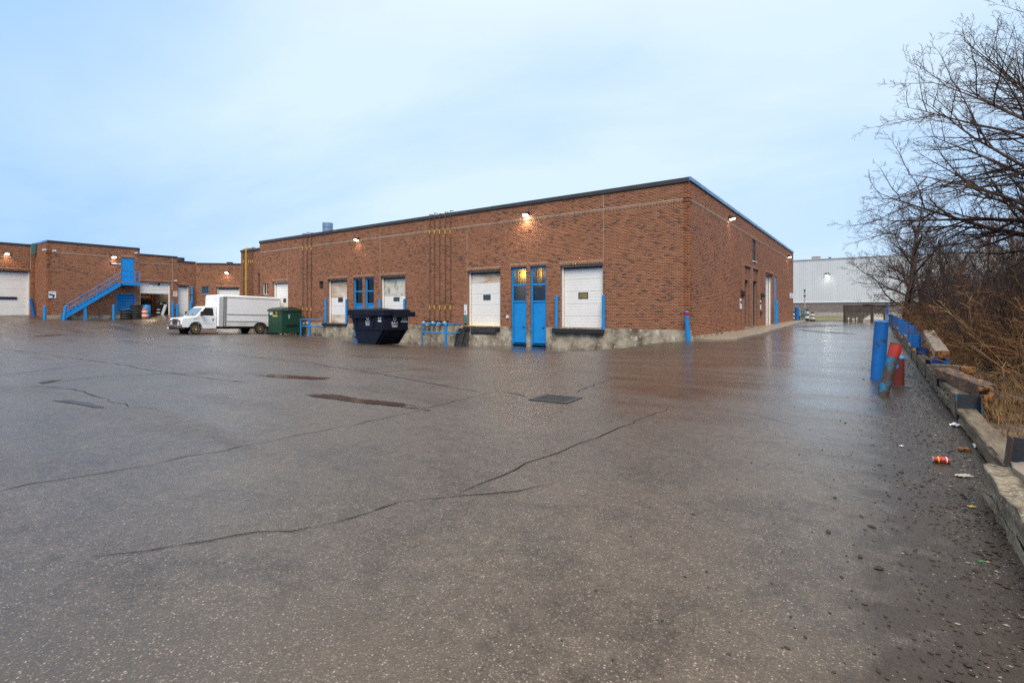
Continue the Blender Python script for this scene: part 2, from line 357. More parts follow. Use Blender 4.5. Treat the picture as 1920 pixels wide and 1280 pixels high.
    # a thin film of water on the surface; warm light put into its tint
    b.inputs['IOR'].default_value = 1.75
    b.inputs['Specular Tint'].default_value = (1.0, .74, .52, 1)
    # the driveway is worn smoother than the yard
    lane = math_('MULTIPLY', mr(sp_.outputs[0], -6.2, -3.0, 0, 1, True), math_('MULTIPLY', mr(sp_.outputs[0], .5, -.6, 0, 1, True), mr(sp_.outputs[1], 2.0, 14.0, 0, 1, True)))
    lane = math_('MULTIPLY', lane, mr(streak, .30, .60, .55, 1.0))
    Lk(t, math_('MINIMUM', math_('MULTIPLY', math_('MULTIPLY', math_('ADD', wet, math_('MULTIPLY', lane, .55)), gr), 1.12), math_('SUBTRACT', 1.0, math_('MULTIPLY', soil, .72))), b.inputs['Specular IOR Level'])
    Lk(t, math_('SUBTRACT', mr(streak, .38, .66, .40, .24), math_('ADD', math_('MULTIPLY', soak, .06), math_('MULTIPLY', lane, .10))), b.inputs['Roughness'])
    Lk(t, math_('MAXIMUM', math_('MULTIPLY', soak, .8), math_('MULTIPLY', lane, mr(sp_.outputs[1], 14.0, 30.0, .55, 1.0))), b.inputs['Coat Weight']); b.inputs['Coat IOR'].default_value = 1.45
    Lk(t, mr(lane, 0, 1, .09, .20), b.inputs['Coat Roughness'])
    h = math_('ADD', math_('MULTIPLY', v1.outputs['Distance'], -.5), math_('MULTIPLY', v2.outputs['Distance'], -.6))
    h = math_('ADD', h, math_('MULTIPLY', noise(260., 3.), .5)); h = math_('ADD', h, math_('MULTIPLY', v3.outputs['Distance'], -.25))
    bp = N(t, 'ShaderNodeBump', i_Strength=0.55, i_Distance=0.008); Lk(t, mr(lane, 0, 1, .32, .08), bp.inputs['Strength']); Lk(t, h, bp.inputs['Height'])
    Lk(t, bp.outputs[0], b.inputs['Normal'])
    hc = math_('ADD', math_('MULTIPLY', h, .5), math_('MULTIPLY', noise(2.2, 4.), .9))
    bc = N(t, 'ShaderNodeBump', i_Distance=0.008); Lk(t, mr(math_('MAXIMUM', soak, lane), 0, 1, .50, .14), bc.inputs['Strength']); Lk(t, hc, bc.inputs['Height']); Lk(t, bc.outputs[0], b.inputs['Coat Normal'])
    return m

M = {}
M['brick'] = brick_mat(); M['reveal'] = brick_reveal()
M['asphalt'] = asphalt_mat()
M['mortar'] = pm('mortar', (.52,.41,.31), (.40,.31,.23), 1.2, .9, bump=.2, bscale=60)
M['found'] = pm('foundation_concrete', (.45,.375,.27), (.11,.085,.055), 1.0, .8, bump=.6, bscale=14, lo=.40, hi=.64, c3=(.60,.54,.43), s3=3.6, t3=.60, w3=.06)
M['walk'] = pm('sidewalk_concrete', (.33,.26,.19), (.24,.19,.14), 1.1, .62, bump=.25, bscale=60, coat=.15)
M['conc'] = pm('block_concrete', (.25,.20,.135), (.095,.072,.042), 5.0, .85, bump=1.0, bscale=46, c3=(.40,.36,.29), s3=34, t3=.585)
M['flash'] = pm('dark_flashing', (.055,.05,.045), (.035,.033,.03), 2, .4, .0, bump=.05)
M['flashb'] = pm('metal_flashing', (.16,.27,.42), (.12,.21,.34), 1.5, .35, .3, bump=.05)
M['blue'] = pm('blue_paint', (.008,.27,.66), (.008,.22,.56), 3, .42, bump=.12, c3=(.12,.30,.42), s3=7, t3=.68)
M['bluew'] = pm('worn_blue_paint', (.008,.25,.60), (.008,.20,.50), 3, .45, bump=.2, c3=(.10,.06,.035), s3=6, t3=.60)
M['blued'] = pm('deep_blue_paint', (.006,.145,.46), (.006,.115,.38), 3, .4, bump=.12, c3=(.03,.06,.10), s3=7, t3=.60)
M['bluepeel'] = pm('peeling_blue_paint', (.012,.17,.32), (.022,.065,.05), 7, .55, bump=.5, c3=(.060,.032,.020), s3=8, t3=.47, w3=.06)
M['greenrust'] = pm('green_rust_paint', (.035,.065,.05), (.06,.045,.03), 6, .6, bump=.5, c3=(.014,.16,.26), s3=5, t3=.60)
M['red'] = pm('red_paint', (.45,.028,.014), (.30,.020,.012), 4, .4, bump=.1)
M['redrust'] = pm('red_brown_paint', (.16,.022,.014), (.09,.018,.012), 5, .5, bump=.3, stretch=(3,3,.5))
M['white'] = pm('white_door', (.88,.845,.78), (.84,.80,.73), 1.6, .45, bump=.05)
M['whiter'] = pm('white_door_rusty', (.78,.72,.62), (.70,.58,.42), 1.4, .5, bump=.05, stretch=(.6,.6,1.6), c3=(.40,.20,.07), s3=1.1, t3=.56, w3=.11)
M['whited'] = pm('white_door_grimy', (.70,.67,.58), (.60,.57,.46), 2, .5, bump=.08, c3=(.20,.16,.09), s3=1.6, t3=.57, w3=.09)
M['wgap'] = pm('door_joint', (.42,.39,.35), None, 3, .6, bump=0)
M['black'] = pm('black_rubber', (.018,.017,.016), (.03,.028,.026), 5, .6, bump=.3)
M['dark'] = pm('dark_steel', (.045,.046,.05), (.07,.065,.06), 4, .5, .3, bump=.2)
M['grey'] = pm('grey_steel', (.22,.23,.24), (.15,.15,.15), 4, .45, .5, bump=.15)
M['alu'] = pm('aluminium', (.50,.48,.44), (.42,.41,.38), 4, .38, .25, bump=.05)
M['galv'] = pm('galvanised', (.30,.38,.46), (.22,.30,.38), 5, .4, .5, bump=.05)
M['pipe'] = pm('brown_pipe', (.14,.075,.045), (.09,.05,.035), 4, .55, bump=.1)
M['yellow'] = pm('yellow_paint', (.68,.46,.03), (.55,.36,.02), 4, .45, bump=.05)
M['meter'] = pm('meter_grey', (.33,.37,.39), (.24,.27,.28), 5, .45, .2, bump=.1)
M['truck'] = pm('truck_white', (.92,.92,.90), (.89,.89,.86), 1.2, .3, bump=.0, coat=.4, rv=.05)
M['trucklo'] = pm('truck_white_dirty', (.76,.75,.71), (.66,.63,.57), 1.5, .35, bump=.0, coat=.3)
M['tyre'] = pm('tyre_rubber', (.016,.016,.016), (.026,.025,.024), 12, .7, bump=.3)
M['rim'] = pm('tan_rim', (.66,.45,.17), (.40,.24,.10), 9, .45, .2, bump=.1)
M['chrome'] = pm('chrome', (.62,.62,.63), (.5,.5,.52), 3, .18, .9, bump=.0)
M['grille'] = pm('grille_dark', (.05,.052,.058), None, 4, .3, .5, bump=0)
M['lampw'] = pm('lamp_lens', (.75,.75,.72), (.65,.62,.55), 6, .15, bump=0)
M['amber'] = pm('amber_lens', (.42,.10,.05), None, 6, .2, bump=0)
M['glass'] = glassy('dark_glass'); M['glassb'] = glassy('window_glass', (.035,.045,.05), .08)
M['wind'] = glassy('windscreen', (.16,.22,.24), .05)
M['pane'] = clear_glass('clear_pane')
M['green'] = pm('bin_green', (.010,.062,.030), (.008,.045,.024), 2.5, .45, bump=.2, c3=(.03,.045,.03), s3=4, t3=.64)
M['navy'] = pm('bin_navy', (.005,.009,.026), (.004,.007,.015), 2.5, .62, spec=.25, bump=.3, c3=(.035,.028,.024), s3=5, t3=.62)
M['lid'] = pm('bin_lid', (.025,.026,.030), (.04,.04,.044), 3, .45, bump=.1)
M['print'] = pm('white_print', (.80,.80,.80), (.70,.70,.72), 8, .5, bump=0)
M['printk'] = pm('black_print', (.02,.02,.02), None, 8, .5, bump=0)
M['printr'] = pm('red_print', (.55,.04,.05), None, 8, .5, bump=0)
M['printg'] = pm('green_print', (.02,.22,.06), None, 8, .5, bump=0)
M['printo'] = pm('orange_print', (.80,.38,.04), None, 8, .5, bump=0)
M['signp'] = pm('pink_white_sign', (.74,.66,.66), (.68,.58,.58), 6, .5, bump=0)
M['navyp'] = pm('navy_sign', (.012,.02,.10), None, 8, .4, bump=0)
M['orange'] = pm('drum_orange', (.72,.16,.03), (.60,.12,.02), 4, .5, bump=.05)
M['wood'] = pm('weathered_timber', (.185,.14,.088), (.075,.054,.032), 3.2, .75, bump=.7, bscale=18, stretch=(6,.7,6), lo=.36, hi=.64, c3=(.05,.04,.028), s3=4.5, t3=.64)
M['woodg'] = pm('mossy_timber', (.15,.135,.08), (.07,.058,.034), 3.2, .8, bump=.6, bscale=18, stretch=(6,.7,6), c3=(.25,.22,.17), s3=4, t3=.60)
M['woodr'] = pm('rotten_timber', (.13,.075,.045), (.055,.035,.024), 3.2, .7, bump=.8, bscale=16, stretch=(6,.8,6), c3=(.33,.16,.05), s3=4, t3=.58)
M['woodo'] = pm('split_timber_end', (.30,.125,.03), (.05,.026,.014), 14, .8, bump=.9, bscale=40, lo=.45, hi=.58)
M['woodp'] = pm('pale_timber', (.36,.29,.20), (.25,.19,.13), 3.2, .7, bump=.5, bscale=18, stretch=(6,.7,6))
M['bark'] = pm('bark', (.085,.055,.038), (.04,.028,.022), 6, .85, bump=.5, stretch=(2,2,.6))
M['twig'] = pm('twig', (.070,.037,.023), (.034,.020,.015), 4, .8, bump=0)
M['twigr'] = pm('russet_twig', (.26,.115,.038), (.11,.05,.02), 3, .8, bump=0)
M['twigd'] = pm('dark_twig', (.026,.017,.014), (.015,.010,.009), 4, .85, bump=0)
M['straw'] = pm('straw', (.27,.15,.055), (.11,.058,.022), 2.5, .85, bump=0)
M['bank'] = pm('bank_soil', (.105,.068,.036), (.045,.031,.02), 3, .9, bump=.8, bscale=14, c3=(.17,.105,.045), s3=9, t3=.55)
M['lawn'] = pm('pale_lawn', (.16,.135,.055), (.11,.105,.04), 1.2, .9, bump=.6, bscale=18)
M['corr'] = pm('corrugated_white', (.60,.625,.63), (.55,.575,.585), .5, .5, .0, bump=0, stretch=(1,1,.15))
M['farbrick'] = brick_reveal('far_block', ((.20,.155,.14),(.15,.12,.11)), (.30,.26,.24), True)
M['rustbin'] = pm('brown_steel', (.075,.055,.045), (.05,.038,.032), 1.5, .7, bump=.25, c3=(.035,.027,.024), s3=3, t3=.6)
M['palestuff'] = pm('pale_stain', (.42,.39,.34), (.30,.27,.23), 3, .8, bump=.2)
M['teal'] = pm('teal_paint', (.06,.22,.22), (.04,.14,.15), 4, .5, bump=.1)
M['crack'] = pm('crack_dark', (.010,.008,.007), None, 8, .9, bump=.3, spec=.05)
M['dirt'] = pm('dirt_clod', (.030,.024,.019), (.06,.048,.038), 9, .9, bump=.5)
M['stone'] = pm('pale_gravel', (.30,.27,.23), (.16,.14,.12), 20, .7, bump=.2)
M['inter'] = pm('interior_wall', (.34,.28,.20), (.24,.19,.13), 1.5, .8, bump=0)
M['interd'] = pm('interior_dark', (.06,.05,.042), (.09,.07,.05), 1.5, .8, bump=0)
M['curtain'] = pm('yellow_curtain', (.62,.42,.10), (.40,.25,.05), 2.5, .8, bump=.1, stretch=(9,9,.4))
M['lamp_on'] = emit('lamp_warm', (1.0,.84,.62), 9.0); M['lamp_hot'] = emit('lamp_hot', (1.0,.84,.62), 38.0); M['lamp_w'] = emit('lamp_white', (.95,1.0,.95), 9.0)
M['roofing'] = pm('roof_membrane', (.12,.12,.12), None, 2, .8, bump=.2)

# ------------------------------------------------------------------ ground
def axis(segs):
    a = [segs[0][0]]
    for x0, x1, st in segs:
        n = max(1, round((x1-x0)/st)); a += [x0+(x1-x0)*(i+1)/n for i in range(n)]
    return np.array(a)
gx = axis([(-600,-100,100),(-100,-64,4),(-64,-14,1.0),(-14,2,.4),(2,24,2),(24,100,12),(100,600,100)])
gy = axis([(-600,-60,90),(-60,-8,6),(-8,-1,1),(-1,26,.4),(26,70,1.2),(70,110,5),(110,700,90)])
GX, GY = np.meshgrid(gx, gy); GZ = gz_arr(GX, GY)
def near_noise(x, y): return 0.006*np.sin(x*1.7+y*.6)*np.sin(y*1.3-x*.4)+0.004*np.sin(x*3.1+1.3)*np.sin(y*2.7)
GZ = GZ+near_noise(GX, GY)*((GX > -40) & (GX < 3) & (GY > -5) & (GY < 60))
nx, ny = len(gx), len(gy)
idx = np.arange(nx*ny).reshape(ny, nx)
gf = np.stack([idx[:-1,:-1], idx[:-1,1:], idx[1:,1:], idx[1:,:-1]], -1).reshape(-1, 4)
g = np_mesh('asphalt_ground', np.stack([GX.ravel(), GY.ravel(), GZ.ravel()], 1), gf, M['asphalt'], smooth=True)
tag(g, 'wet cracked grey asphalt of the yard and driveway', None, kind='structure')
def gzs(x, y): return gz(x, y)+float(near_noise(x, y))*(1 if -40 < x < 3 and -5 < y < 60 else 0)

# cracks: irregular tar-dark strips lying in the surface
def crack(pts, wd, seed):
    r = random.Random(seed); P = [ground_at(u, v) for u, v in pts]; line = []
    for a, b in zip(P, P[1:]):
        L = math.hypot(b[0]-a[0], b[1]-a[1]); n = max(2, int(L/(0.16+0.004*math.hypot(a[0], a[1])**1.2)))
        for i in range(n):
            t = i/n; j = min(0.05, L*.05); line.append((a[0]+(b[0]-a[0])*t+r.uniform(-j, j), a[1]+(b[1]-a[1])*t+r.uniform(-j, j)))
    line.append(P[-1][:2])
    vs = []; fs = []
    for i, (x, y) in enumerate(line):
        q = line[min(i+1, len(line)-1)]; o = line[max(i-1, 0)]; dx_, dy_ = q[0]-o[0], q[1]-o[1]; l = math.hypot(dx_, dy_) or 1
        ww = wd*(0.35+1.3*r.random())*(0.3 if i in (0, len(line)-1) else 1); nx_, ny_ = -dy_/l*ww/2, dx_/l*ww/2
        ox, oy = r.uniform(-.3,.3)*ww, r.uniform(-.3,.3)*ww
        for s in (1, -1): vs.append((x+ox+nx_*s, y+oy+ny_*s, gzs(x, y)+0.005))
        if i: fs.append((2*i-2, 2*i-1, 2*i+1, 2*i))
    b = MB(); b.add(vs, fs); return tag(b.build('asphalt_crack', M['crack'], fix=False), None, None, kind='structure')
CR = [
 ([(0,921),(62,906),(187,890),(283,873),(350,857),(417,847),(450,837),(560,816),(640,801),(760,775),(850,752),(905,738),(945,730)], 0.0099),
 ([(180,1043),(267,1035),(330,1024),(393,1015),(480,998),(547,996),(633,980),(690,960),(751,940),(820,934),(873,931),(974,922),(1046,906)], 0.0088),
 ([(863,926),(940,892),(1014,859),(1070,838),(1131,815),(1184,794),(1253,765)], 0.0110),
 ([(1075,737),(1110,722),(1159,708)], 0.0165),
 ([(0,653),(67,662),(130,671),(207,680),(293,696),(367,705),(463,717)], 0.0275),
 ([(0,703),(60,697),(180,682),(280,678),(362,674)], 0.0220),
 ([(227,638),(300,648),(400,658),(500,672),(580,680),(640,690),(760,710),(900,735)], 0.0275),
 ([(80,720),(180,707),(280,702),(420,698)], 0.0220),
 ([(1140,753),(1200,756),(1252,765)], 0.0110), ([(1320,762),(1420,778),(1500,800)], 0.0077),
 ([(1440,641),(1540,648),(1660,654)], 0.0220), ([(60,722),(140,730),(230,757),(300,770)], 0.0165),
 ([(940,733),(985,742),(1016,745)], 0.0330), ([(1000,760),(1080,768),(1150,772),(1220,778)], 0.0066),
 ([(700,700),(760,694),(820,690)], 0.0275),
]
for i, (p, wd) in enumerate(CR): crack(p, wd*(.62 if i > 2 else .9), 100+i)

# puddles: still water standing in hollows
mw, tw, bw = newmat('standing_water'); bw.inputs['Base Color'].default_value = (0.026,.019,.013,1); bw.inputs['Specular Tint'].default_value = (.55,.58,.62,1); bw.inputs['Roughness'].default_value = 0.16; bw.inputs['IOR'].default_value = 1.33; bw.inputs['Specular IOR Level'].default_value = 0.20
M['water'] = mw
def puddle(pts, seed, wob=0.10):
    r = random.Random(seed); P = [ground_at(u, v) for u, v in pts]; ring = []
    n = len(P)
    for i in range(n):
        a, b = P[i], P[(i+1) % n]
        for k in range(22):
            t = k/22; L = math.hypot(b[0]-a[0], b[1]-a[1])
            ring.append((a[0]+(b[0]-a[0])*t+r.uniform(-wob, wob)*min(1, L*.4), a[1]+(b[1]-a[1])*t+r.uniform(-wob, wob)*min(1, L*.4)))
    n = len(ring); cx_, cy_ = sum(q[0] for q in ring)/n, sum(q[1] for q in ring)/n
    vs = []; att = []
    for lv, a_ in ((1.25, 0.0), (.80, .6), (.40, 1.0)):
        for x, y in ring:
            # shrink toward the nearest point of the long axis rather than the centre
            x_, y_ = cx_+(x-cx_)*lv, cy_+(y-cy_)*lv; vs.append((x_, y_, gzs(x_, y_)+.007)); att.append(a_)
    vs.append((cx_, cy_, gzs(cx_, cy_)+.007)); att.append(1.0)
    fs_ = [(l_*n+i, l_*n+(i+1) % n, (l_+1)*n+(i+1) % n, (l_+1)*n+i) for l_ in range(2) for i in range(n)]+[(2*n+i, 2*n+(i+1) % n, 3*n) for i in range(n)]
    b = MB(); b.add(vs, fs_); me = b.build('puddle', M['water'], fix=False)
    bm = bmesh.new(); bm.from_mesh(me.data)
    for f in bm.faces:
        f.normal_update()
        if f.normal.z < 0: f.normal_flip()
    bm.to_mesh(me.data); bm.free()
    at_ = me.data.attributes.new('depth', 'FLOAT', 'POINT'); at_.data.foreach_set('value', att)
    return tag(me, None, None, kind='structure')
# the edge of the water frays out into the asphalt
_at = N(tw, 'ShaderNodeAttribute', attribute_name='depth'); _tc = N(tw, 'ShaderNodeTexCoord'); _n = N(tw, 'ShaderNodeTexNoise', i_Scale=2.6, i_Detail=6.0, i_Roughness=.65); Lk(tw, _tc.outputs['Object'], _n.inputs['Vector'])
_nm = N(tw, 'ShaderNodeMapRange', i_1=.3, i_2=.7, i_3=-.5, i_4=.35); Lk(tw, _n.outputs[0], _nm.inputs[0]); _ad = N(tw, 'ShaderNodeMath', operation='ADD'); Lk(tw, _at.outputs['Fac'], _ad.inputs[0]); Lk(tw, _nm.outputs[0], _ad.inputs[1])
_fr = N(tw, 'ShaderNodeMapRange', i_1=.18, i_2=.55, i_3=0, i_4=.92); Lk(tw, _ad.outputs[0], _fr.inputs[0]); Lk(tw, _fr.outputs[0], bw.inputs['Alpha'])
puddle([(569,741),(600,738),(640,741),(680,748),(740,755),(786,762),(776,766),(720,760),(670,755),(632,750),(600,745)], 1)
puddle([(484,704),(520,702.5),(575,705),(622,708.5),(600,711.5),(545,710),(505,707)], 2)
puddle([(62,630),(90,628),(120,627.3),(100,630),(75,631)], 3, .2)
puddle([(100,752),(135,750),(175,757),(205,765),(180,764),(140,757)], 4, .06)
puddle([(65,717),(95,713),(118,712),(100,716),(80,719)], 5, .06)
puddle([(1492,612),(1530,608.5),(1590,609.5),(1560,612),(1510,614)], 6, .15)
puddle([(1500,618),(1560,621.5),(1600,626),(1550,624.5),(1510,620.5)], 7, .15)

# catch basin grate
gb = ground_at(1042, 748)
t = thing('drain_grate', (gb[0], gb[1], gzs(gb[0], gb[1])), 'rusty catch basin grate set in the asphalt amid radiating cracks', 'drain grate')
b = MB(Matrix.Translation(Vector((gb[0], gb[1], gzs(gb[0], gb[1])))) @ Matrix.Rotation(R_(4), 4, 'Z'))
b.box(-.30,.30,-.27,.27,-.05,.004); b.build('pit', M['printk'], t)
b = MB(b.M)
for q in ((-.33,.33,-.30,-.25),(-.33,.33,.25,.30),(-.33,-.28,-.25,.25),(.28,.33,-.25,.25)): b.box(*q, -.03, .014)
b.build('frame', M['dark'], t)
Mg = b.M
for i in range(11):
    b = MB(Mg); x = -.255+i*.051; b.box(x-.011, x+.011, -.25, .25, -.02, .012); b.build('bar', M['dark'], t)

# pavement along the east wall
kp = [onZ(1357.7, 639, .05)]
sw0 = [(CX-.1, CY+0.55), (CX+.62, CY+0.62), (CX+1.62, CY+1.55), (CX+1.72, CY+9), (CX+1.55, CY+20), (CX+1.35, CY+30), (CX+.9, CY+40.5), (CX-.1, CY+40.5)]
ys = [CY+.62+i*1.52 for i in range(26)]
def kerb_x(y):
    pts = sw0[1:7]
    for a, b_ in zip(pts, pts[1:]):
        if a[1] <= y <= b_[1]: return a[0]+(b_[0]-a[0])*(y-a[1])/(b_[1]-a[1])
    return pts[-1][0] if y > pts[-1][1] else pts[0][0]
wk = thing('sidewalk', (CX, CY+1, 0), 'brown concrete sidewalk with kerb along the brick side wall', None); wk['kind'] = 'structure'
for y0, y1 in zip(ys, ys[1:]):
    def zt(y, x): return max(gz(x, y)+.13, 0) if y < CY+26 else gz(x, y)+.13
    b = MB(); x0, xa, xb = CX-.05, kerb_x(y0)-.16, kerb_x(y1)-.16
    y1_ = y1-.012
    b.add([(x0,y0,-.6),(xa,y0,-.6),(xb,y1_,-.6),(x0,y1_,-.6),(x0,y0,zt(y0,x0+.2)+.02),(xa,y0,zt(y0,xa)),(xb,y1_,zt(y1_,xb)),(x0,y1_,zt(y1_,x0+.2)+.02)],
          [(0,3,2,1),(4,5,6,7),(0,1,5,4),(1,2,6,5),(2,3,7,6),(3,0,4,7)])
    b.build('paving_slab', M['walk'], wk)
    b = MB(); xa += .006; xb += .006; xc, xe = kerb_x(y0), kerb_x(y1)
    b.add([(xa,y0,-.6),(xc,y0,-.6),(xe,y1_,-.6),(xb,y1_,-.6),(xa,y0,zt(y0,xa)),(xc,y0,zt(y0,xa)-.012),(xe,y1_,zt(y1_,xb)-.012),(xb,y1_,zt(y1_,xb))],
          [(0,3,2,1),(4,5,6,7),(0,1,5,4),(1,2,6,5),(2,3,7,6),(3,0,4,7)])
    b.build('kerb_stone', M['walk'], wk, bevel=.015)

# ------------------------------------------------------------------ brickwork
BL, BJ, BH = 0.215, 0.010, 0.0747
def holes_cut(a, b_, hs):
    iv = [(a, b_)]
    for h0, h1 in hs:
        nxt = []
        for x0, x1 in iv:
            if h1 <= x0 or h0 >= x1: nxt.append((x0, x1)); continue
            if h0 > x0: nxt.append((x0, h0))
            if h1 < x1: nxt.append((h1, x1))
        iv = nxt
    return iv
def tone_of(s, z, orange=False):
    q = math.sin(s*.9+1.7*math.sin(z*1.3+s*.21))+math.sin(s*.37-z*2.1)+.8*math.sin(z*6+s*1.1)
    pd = 0.05+0.06*max(0, q)
    if orange: c = (.325,.135,.066) if rnd.random() > .2 else (.22,.095,.055)
    else:
        k = rnd.random()
        if k < pd: c = (.120,.058,.038)
        elif k < pd+.14: c = (.220,.090,.050)
        elif k > .90: c = (.345,.145,.072)
        else: c = (.305,.122,.060)
    f = rnd.uniform(.92, 1.12)*(.66 if orange is None else .86 if orange else 1); return (c[0]*f*1.04, c[1]*f*rnd.uniform(.96,1.06), c[2]*f*.93, 1)
def brickwork(Mw, s0, s1, z0, z1, holes, parent, soldiers=(), lint=True, p=0.005, name='brickwork', ledge=True):
    """running bond with soldier courses; every brick is its own small block"""
    B = []; cutz = list(holes)
    for a0, a1, b0, b1 in soldiers: cutz.append((a0, a1, b0, b1))
    lints = [(h[0]-.06, h[1]+.06, h[3], h[3]+.224) for h in holes if len(h) > 4 and h[4]] if lint else []
    cutz += lints
    n = int(round((z1-z0)/BH)); hh = (z1-z0)/n
    for r in range(n):
        za, zb = z0+r*hh, z0+(r+1)*hh; zm = (za+zb)/2
        hs = sorted((h[0], h[1]) for h in cutz if h[2] < zm < h[3])
        off = -(r % 2)*(BL+BJ)/2
        for x0, x1 in holes_cut(s0, s1, hs):
            k = math.floor((x0-off)/(BL+BJ))
            while True:
                a = off+k*(BL+BJ); e = a+BL; k += 1
                if a >= x1: break
                a, e = max(a, x0), min(e, x1)
                if e-a < .02: continue
                B.append((a, e, za, zb-BJ, p+rnd.uniform(-.0018,.0018), tone_of(a, za)))
    for a0, a1, b0, b1 in list(soldiers)+lints:
        isl = (a0, a1, b0, b1) in lints
        x = a0
        blocks = sorted((h[0], h[1]) for h in holes if h[2] < (b0+b1)/2 < h[3])
        while x < a1-.02:
            e = min(x+BH-BJ*1.7, a1)
            if not any(h0 < (x+e)/2 < h1 for h0, h1 in blocks):
                B.append((x, e, b0, b1-BJ, p+(-.0035 if not isl else .0)+rnd.uniform(-.001,.001), tone_of(x, b0, True if isl else None)))
            x += BH
    n = len(B); D = np.array([q[:5] for q in B]); tn = np.array([q[5] for q in B])
    V = np.zeros((n,8,3))
    for i, (sx, sn, sz) in enumerate([(0,0,0),(1,0,0),(1,1,0),(0,1,0),(0,0,1),(1,0,1),(1,1,1),(0,1,1)]):
        V[:,i,0] = D[:,1] if sx else D[:,0]; V[:,i,1] = D[:,4] if sn else -.004; V[:,i,2] = D[:,3] if sz else D[:,2]
    q = np.array([(4,5,6,7),(0,3,2,1),(1,2,6,5),(2,3,7,6),(3,0,4,7)])
    Fq = (q[None]+8*np.arange(n)[:,None,None]).reshape(-1,4)
    Mn = np.array(Mw); P = V.reshape(-1,3)@Mn[:3,:3].T+Mn[:3,3]
    if np.linalg.det(Mn[:3,:3]) < 0: Fq = Fq[:, ::-1]
    o = np_mesh(name, P, Fq, M['brick'], parent, np.repeat(tn, 5, 0)); o['kind'] = 'stuff'; return o
def wall_core(Mw, s0, s1, z0, z1, holes, parent, depth=.32, name='wall', mat=None):
    """mortar plane with the openings cut and reveals behind them"""
    ss = sorted({s0, s1, *[x for h in holes for x in h[:2] if s0 < x < s1]}); zs = sorted({z0, z1, *[x for h in holes for x in h[2:4] if z0 < x < z1]})
    def solid(i, j):
        if i < 0 or j < 0 or i >= len(ss)-1 or j >= len(zs)-1: return False
        a, c = (ss[i]+ss[i+1])/2, (zs[j]+zs[j+1])/2
        return not any(h[0] < a < h[1] and h[2] < c < h[3] for h in holes)
    b = MB(Mw)
    for i in range(len(ss)-1):
        for j in range(len(zs)-1):
            if not solid(i, j): continue
            a0, a1, c0, c1 = ss[i], ss[i+1], zs[j], zs[j+1]; b.k = 0
            b.add([(a0,0,c0),(a1,0,c0),(a1,0,c1),(a0,0,c1)], [(0,1,2,3)])
            b.k = 1
            for di, dj, e in ((-1,0,((a0,c0),(a0,c1))),(1,0,((a1,c0),(a1,c1))),(0,-1,((a0,c0),(a1,c0))),(0,1,((a0,c1),(a1,c1)))):
                if not solid(i+di, j+dj):
                    (p0, q0), (p1, q1) = e; b.add([(p0,.006,q0),(p1,.006,q1),(p1,-depth,q1),(p0,-depth,q0)], [(0,1,2,3)])
    return b.build(name, [mat or M['mortar'], M['reveal']], parent, fix=False)
def frame_of(o, d, n): return Matrix(((d[0],n[0],0,o[0]),(d[1],n[1],0,o[1]),(0,0,1,0),(0,0,0,1)))
MF = frame_of((CX, CY), (-1,0), (0,-1))        # front: s runs left from the corner
MR = frame_of((CX, CY), (0,1), (1,0))          # side: s runs away from the corner
def fs(u, v=585): p = onY(u, v, CY); return CX-p[0], p[2]
def rs(u, v=585): p = onX(u, v, CX); return p[1]-CY, p[2]
def rect(fn, u0, u1, vt, vb):
    a, b_ = fn(u0)[0], fn(u1)[0]; um = (u0+u1)/2
    return [min(a, b_), max(a, b_), fn(um, vb)[1], fn(um, vt)[1]]
def course(z, z0=FLOOR): return z0+round((z-z0)/BH)*BH

# openings of the front (s0, s1, z0, z1, has lintel)
FO = {}
FO['dA'] = rect(fs, 1050.5, 1130.5, 495.5, 612.5); FO['dB'] = rect(fs, 876.5, 938, 506.5, 607.5)
FO['dC'] = rect(fs, 713, 760, 517, 604); FO['dD'] = rect(fs, 614, 650.6, 523, 600.5); FO['dE'] = rect(fs, 511, 540, 529, 600)
for k in ('dA','dB','dC','dD','dE'): FO[k][2] = FLOOR-.02
FO['mA'] = rect(fs, 994, 1024, 500, 647); FO['mB'] = rect(fs, 958, 987, 502, 645); FO['mC'] = rect(fs, 684, 701, 520, 631); FO['mD'] = rect(fs, 662.5, 679.5, 520.5, 630)
FO['wA'] = rect(fs, 598, 606, 527, 540.5); FO['wB'] = rect(fs, 492, 502, 530, 552); FO['wShade'] = rect(fs, 481.5, 486.5, 512, 551)  # the last slot is the shadow at the annex step, built as an opening
for k, h in FO.items():
    h[3] = course(h[3]); 
    if k[0] == 'w': h[2] = course(h[2])
    h.append(k[0] != 'w')
SL = CX*-1-45.0
s_end = 44.95-7.16; s_low = 48.4-7.16; ZLOW = 7.16
bld = thing('brick_warehouse', (CX, CY, 0), 'long flat roofed red brick warehouse with white dock doors and a side sidewalk', 'warehouse')
H_hi = [FO[k] for k in FO if k != 'wShade']
foundz = -1.6
hs = H_hi
band = (0.0, s_end, course(6.50), course(6.50)+.224)
wall_core(MF, 0, s_end, FLOOR, ROOF-.2, hs, bld, .34, 'wall')
brickwork(MF, -.007, s_end, FLOOR, ROOF-.2, hs, bld, soldiers=[(-.007, s_end, band[2], band[3])], name='front_brickwork')
hl = [[FO['wShade'][0], FO['wShade'][1], FO['wShade'][2], FO['wShade'][3], False]]
hl[0][0] = max(hl[0][0], s_end+.06); FO['wShade'] = hl[0]
MF2 = MF @ Matrix.Translation((0, -.10, 0))
wall_core(MF2, s_end, s_low, FLOOR, ZLOW-.18, hl, bld, .3, 'wall'); brickwork(MF2, s_end, s_low, FLOOR, ZLOW-.18, hl, bld, name='annex_brickwork')
b = MB(MF); b.box(s_end-.02, s_end, -.2, -.003, FLOOR, ROOF-.2); b.build('wall_end', M['reveal'], bld)
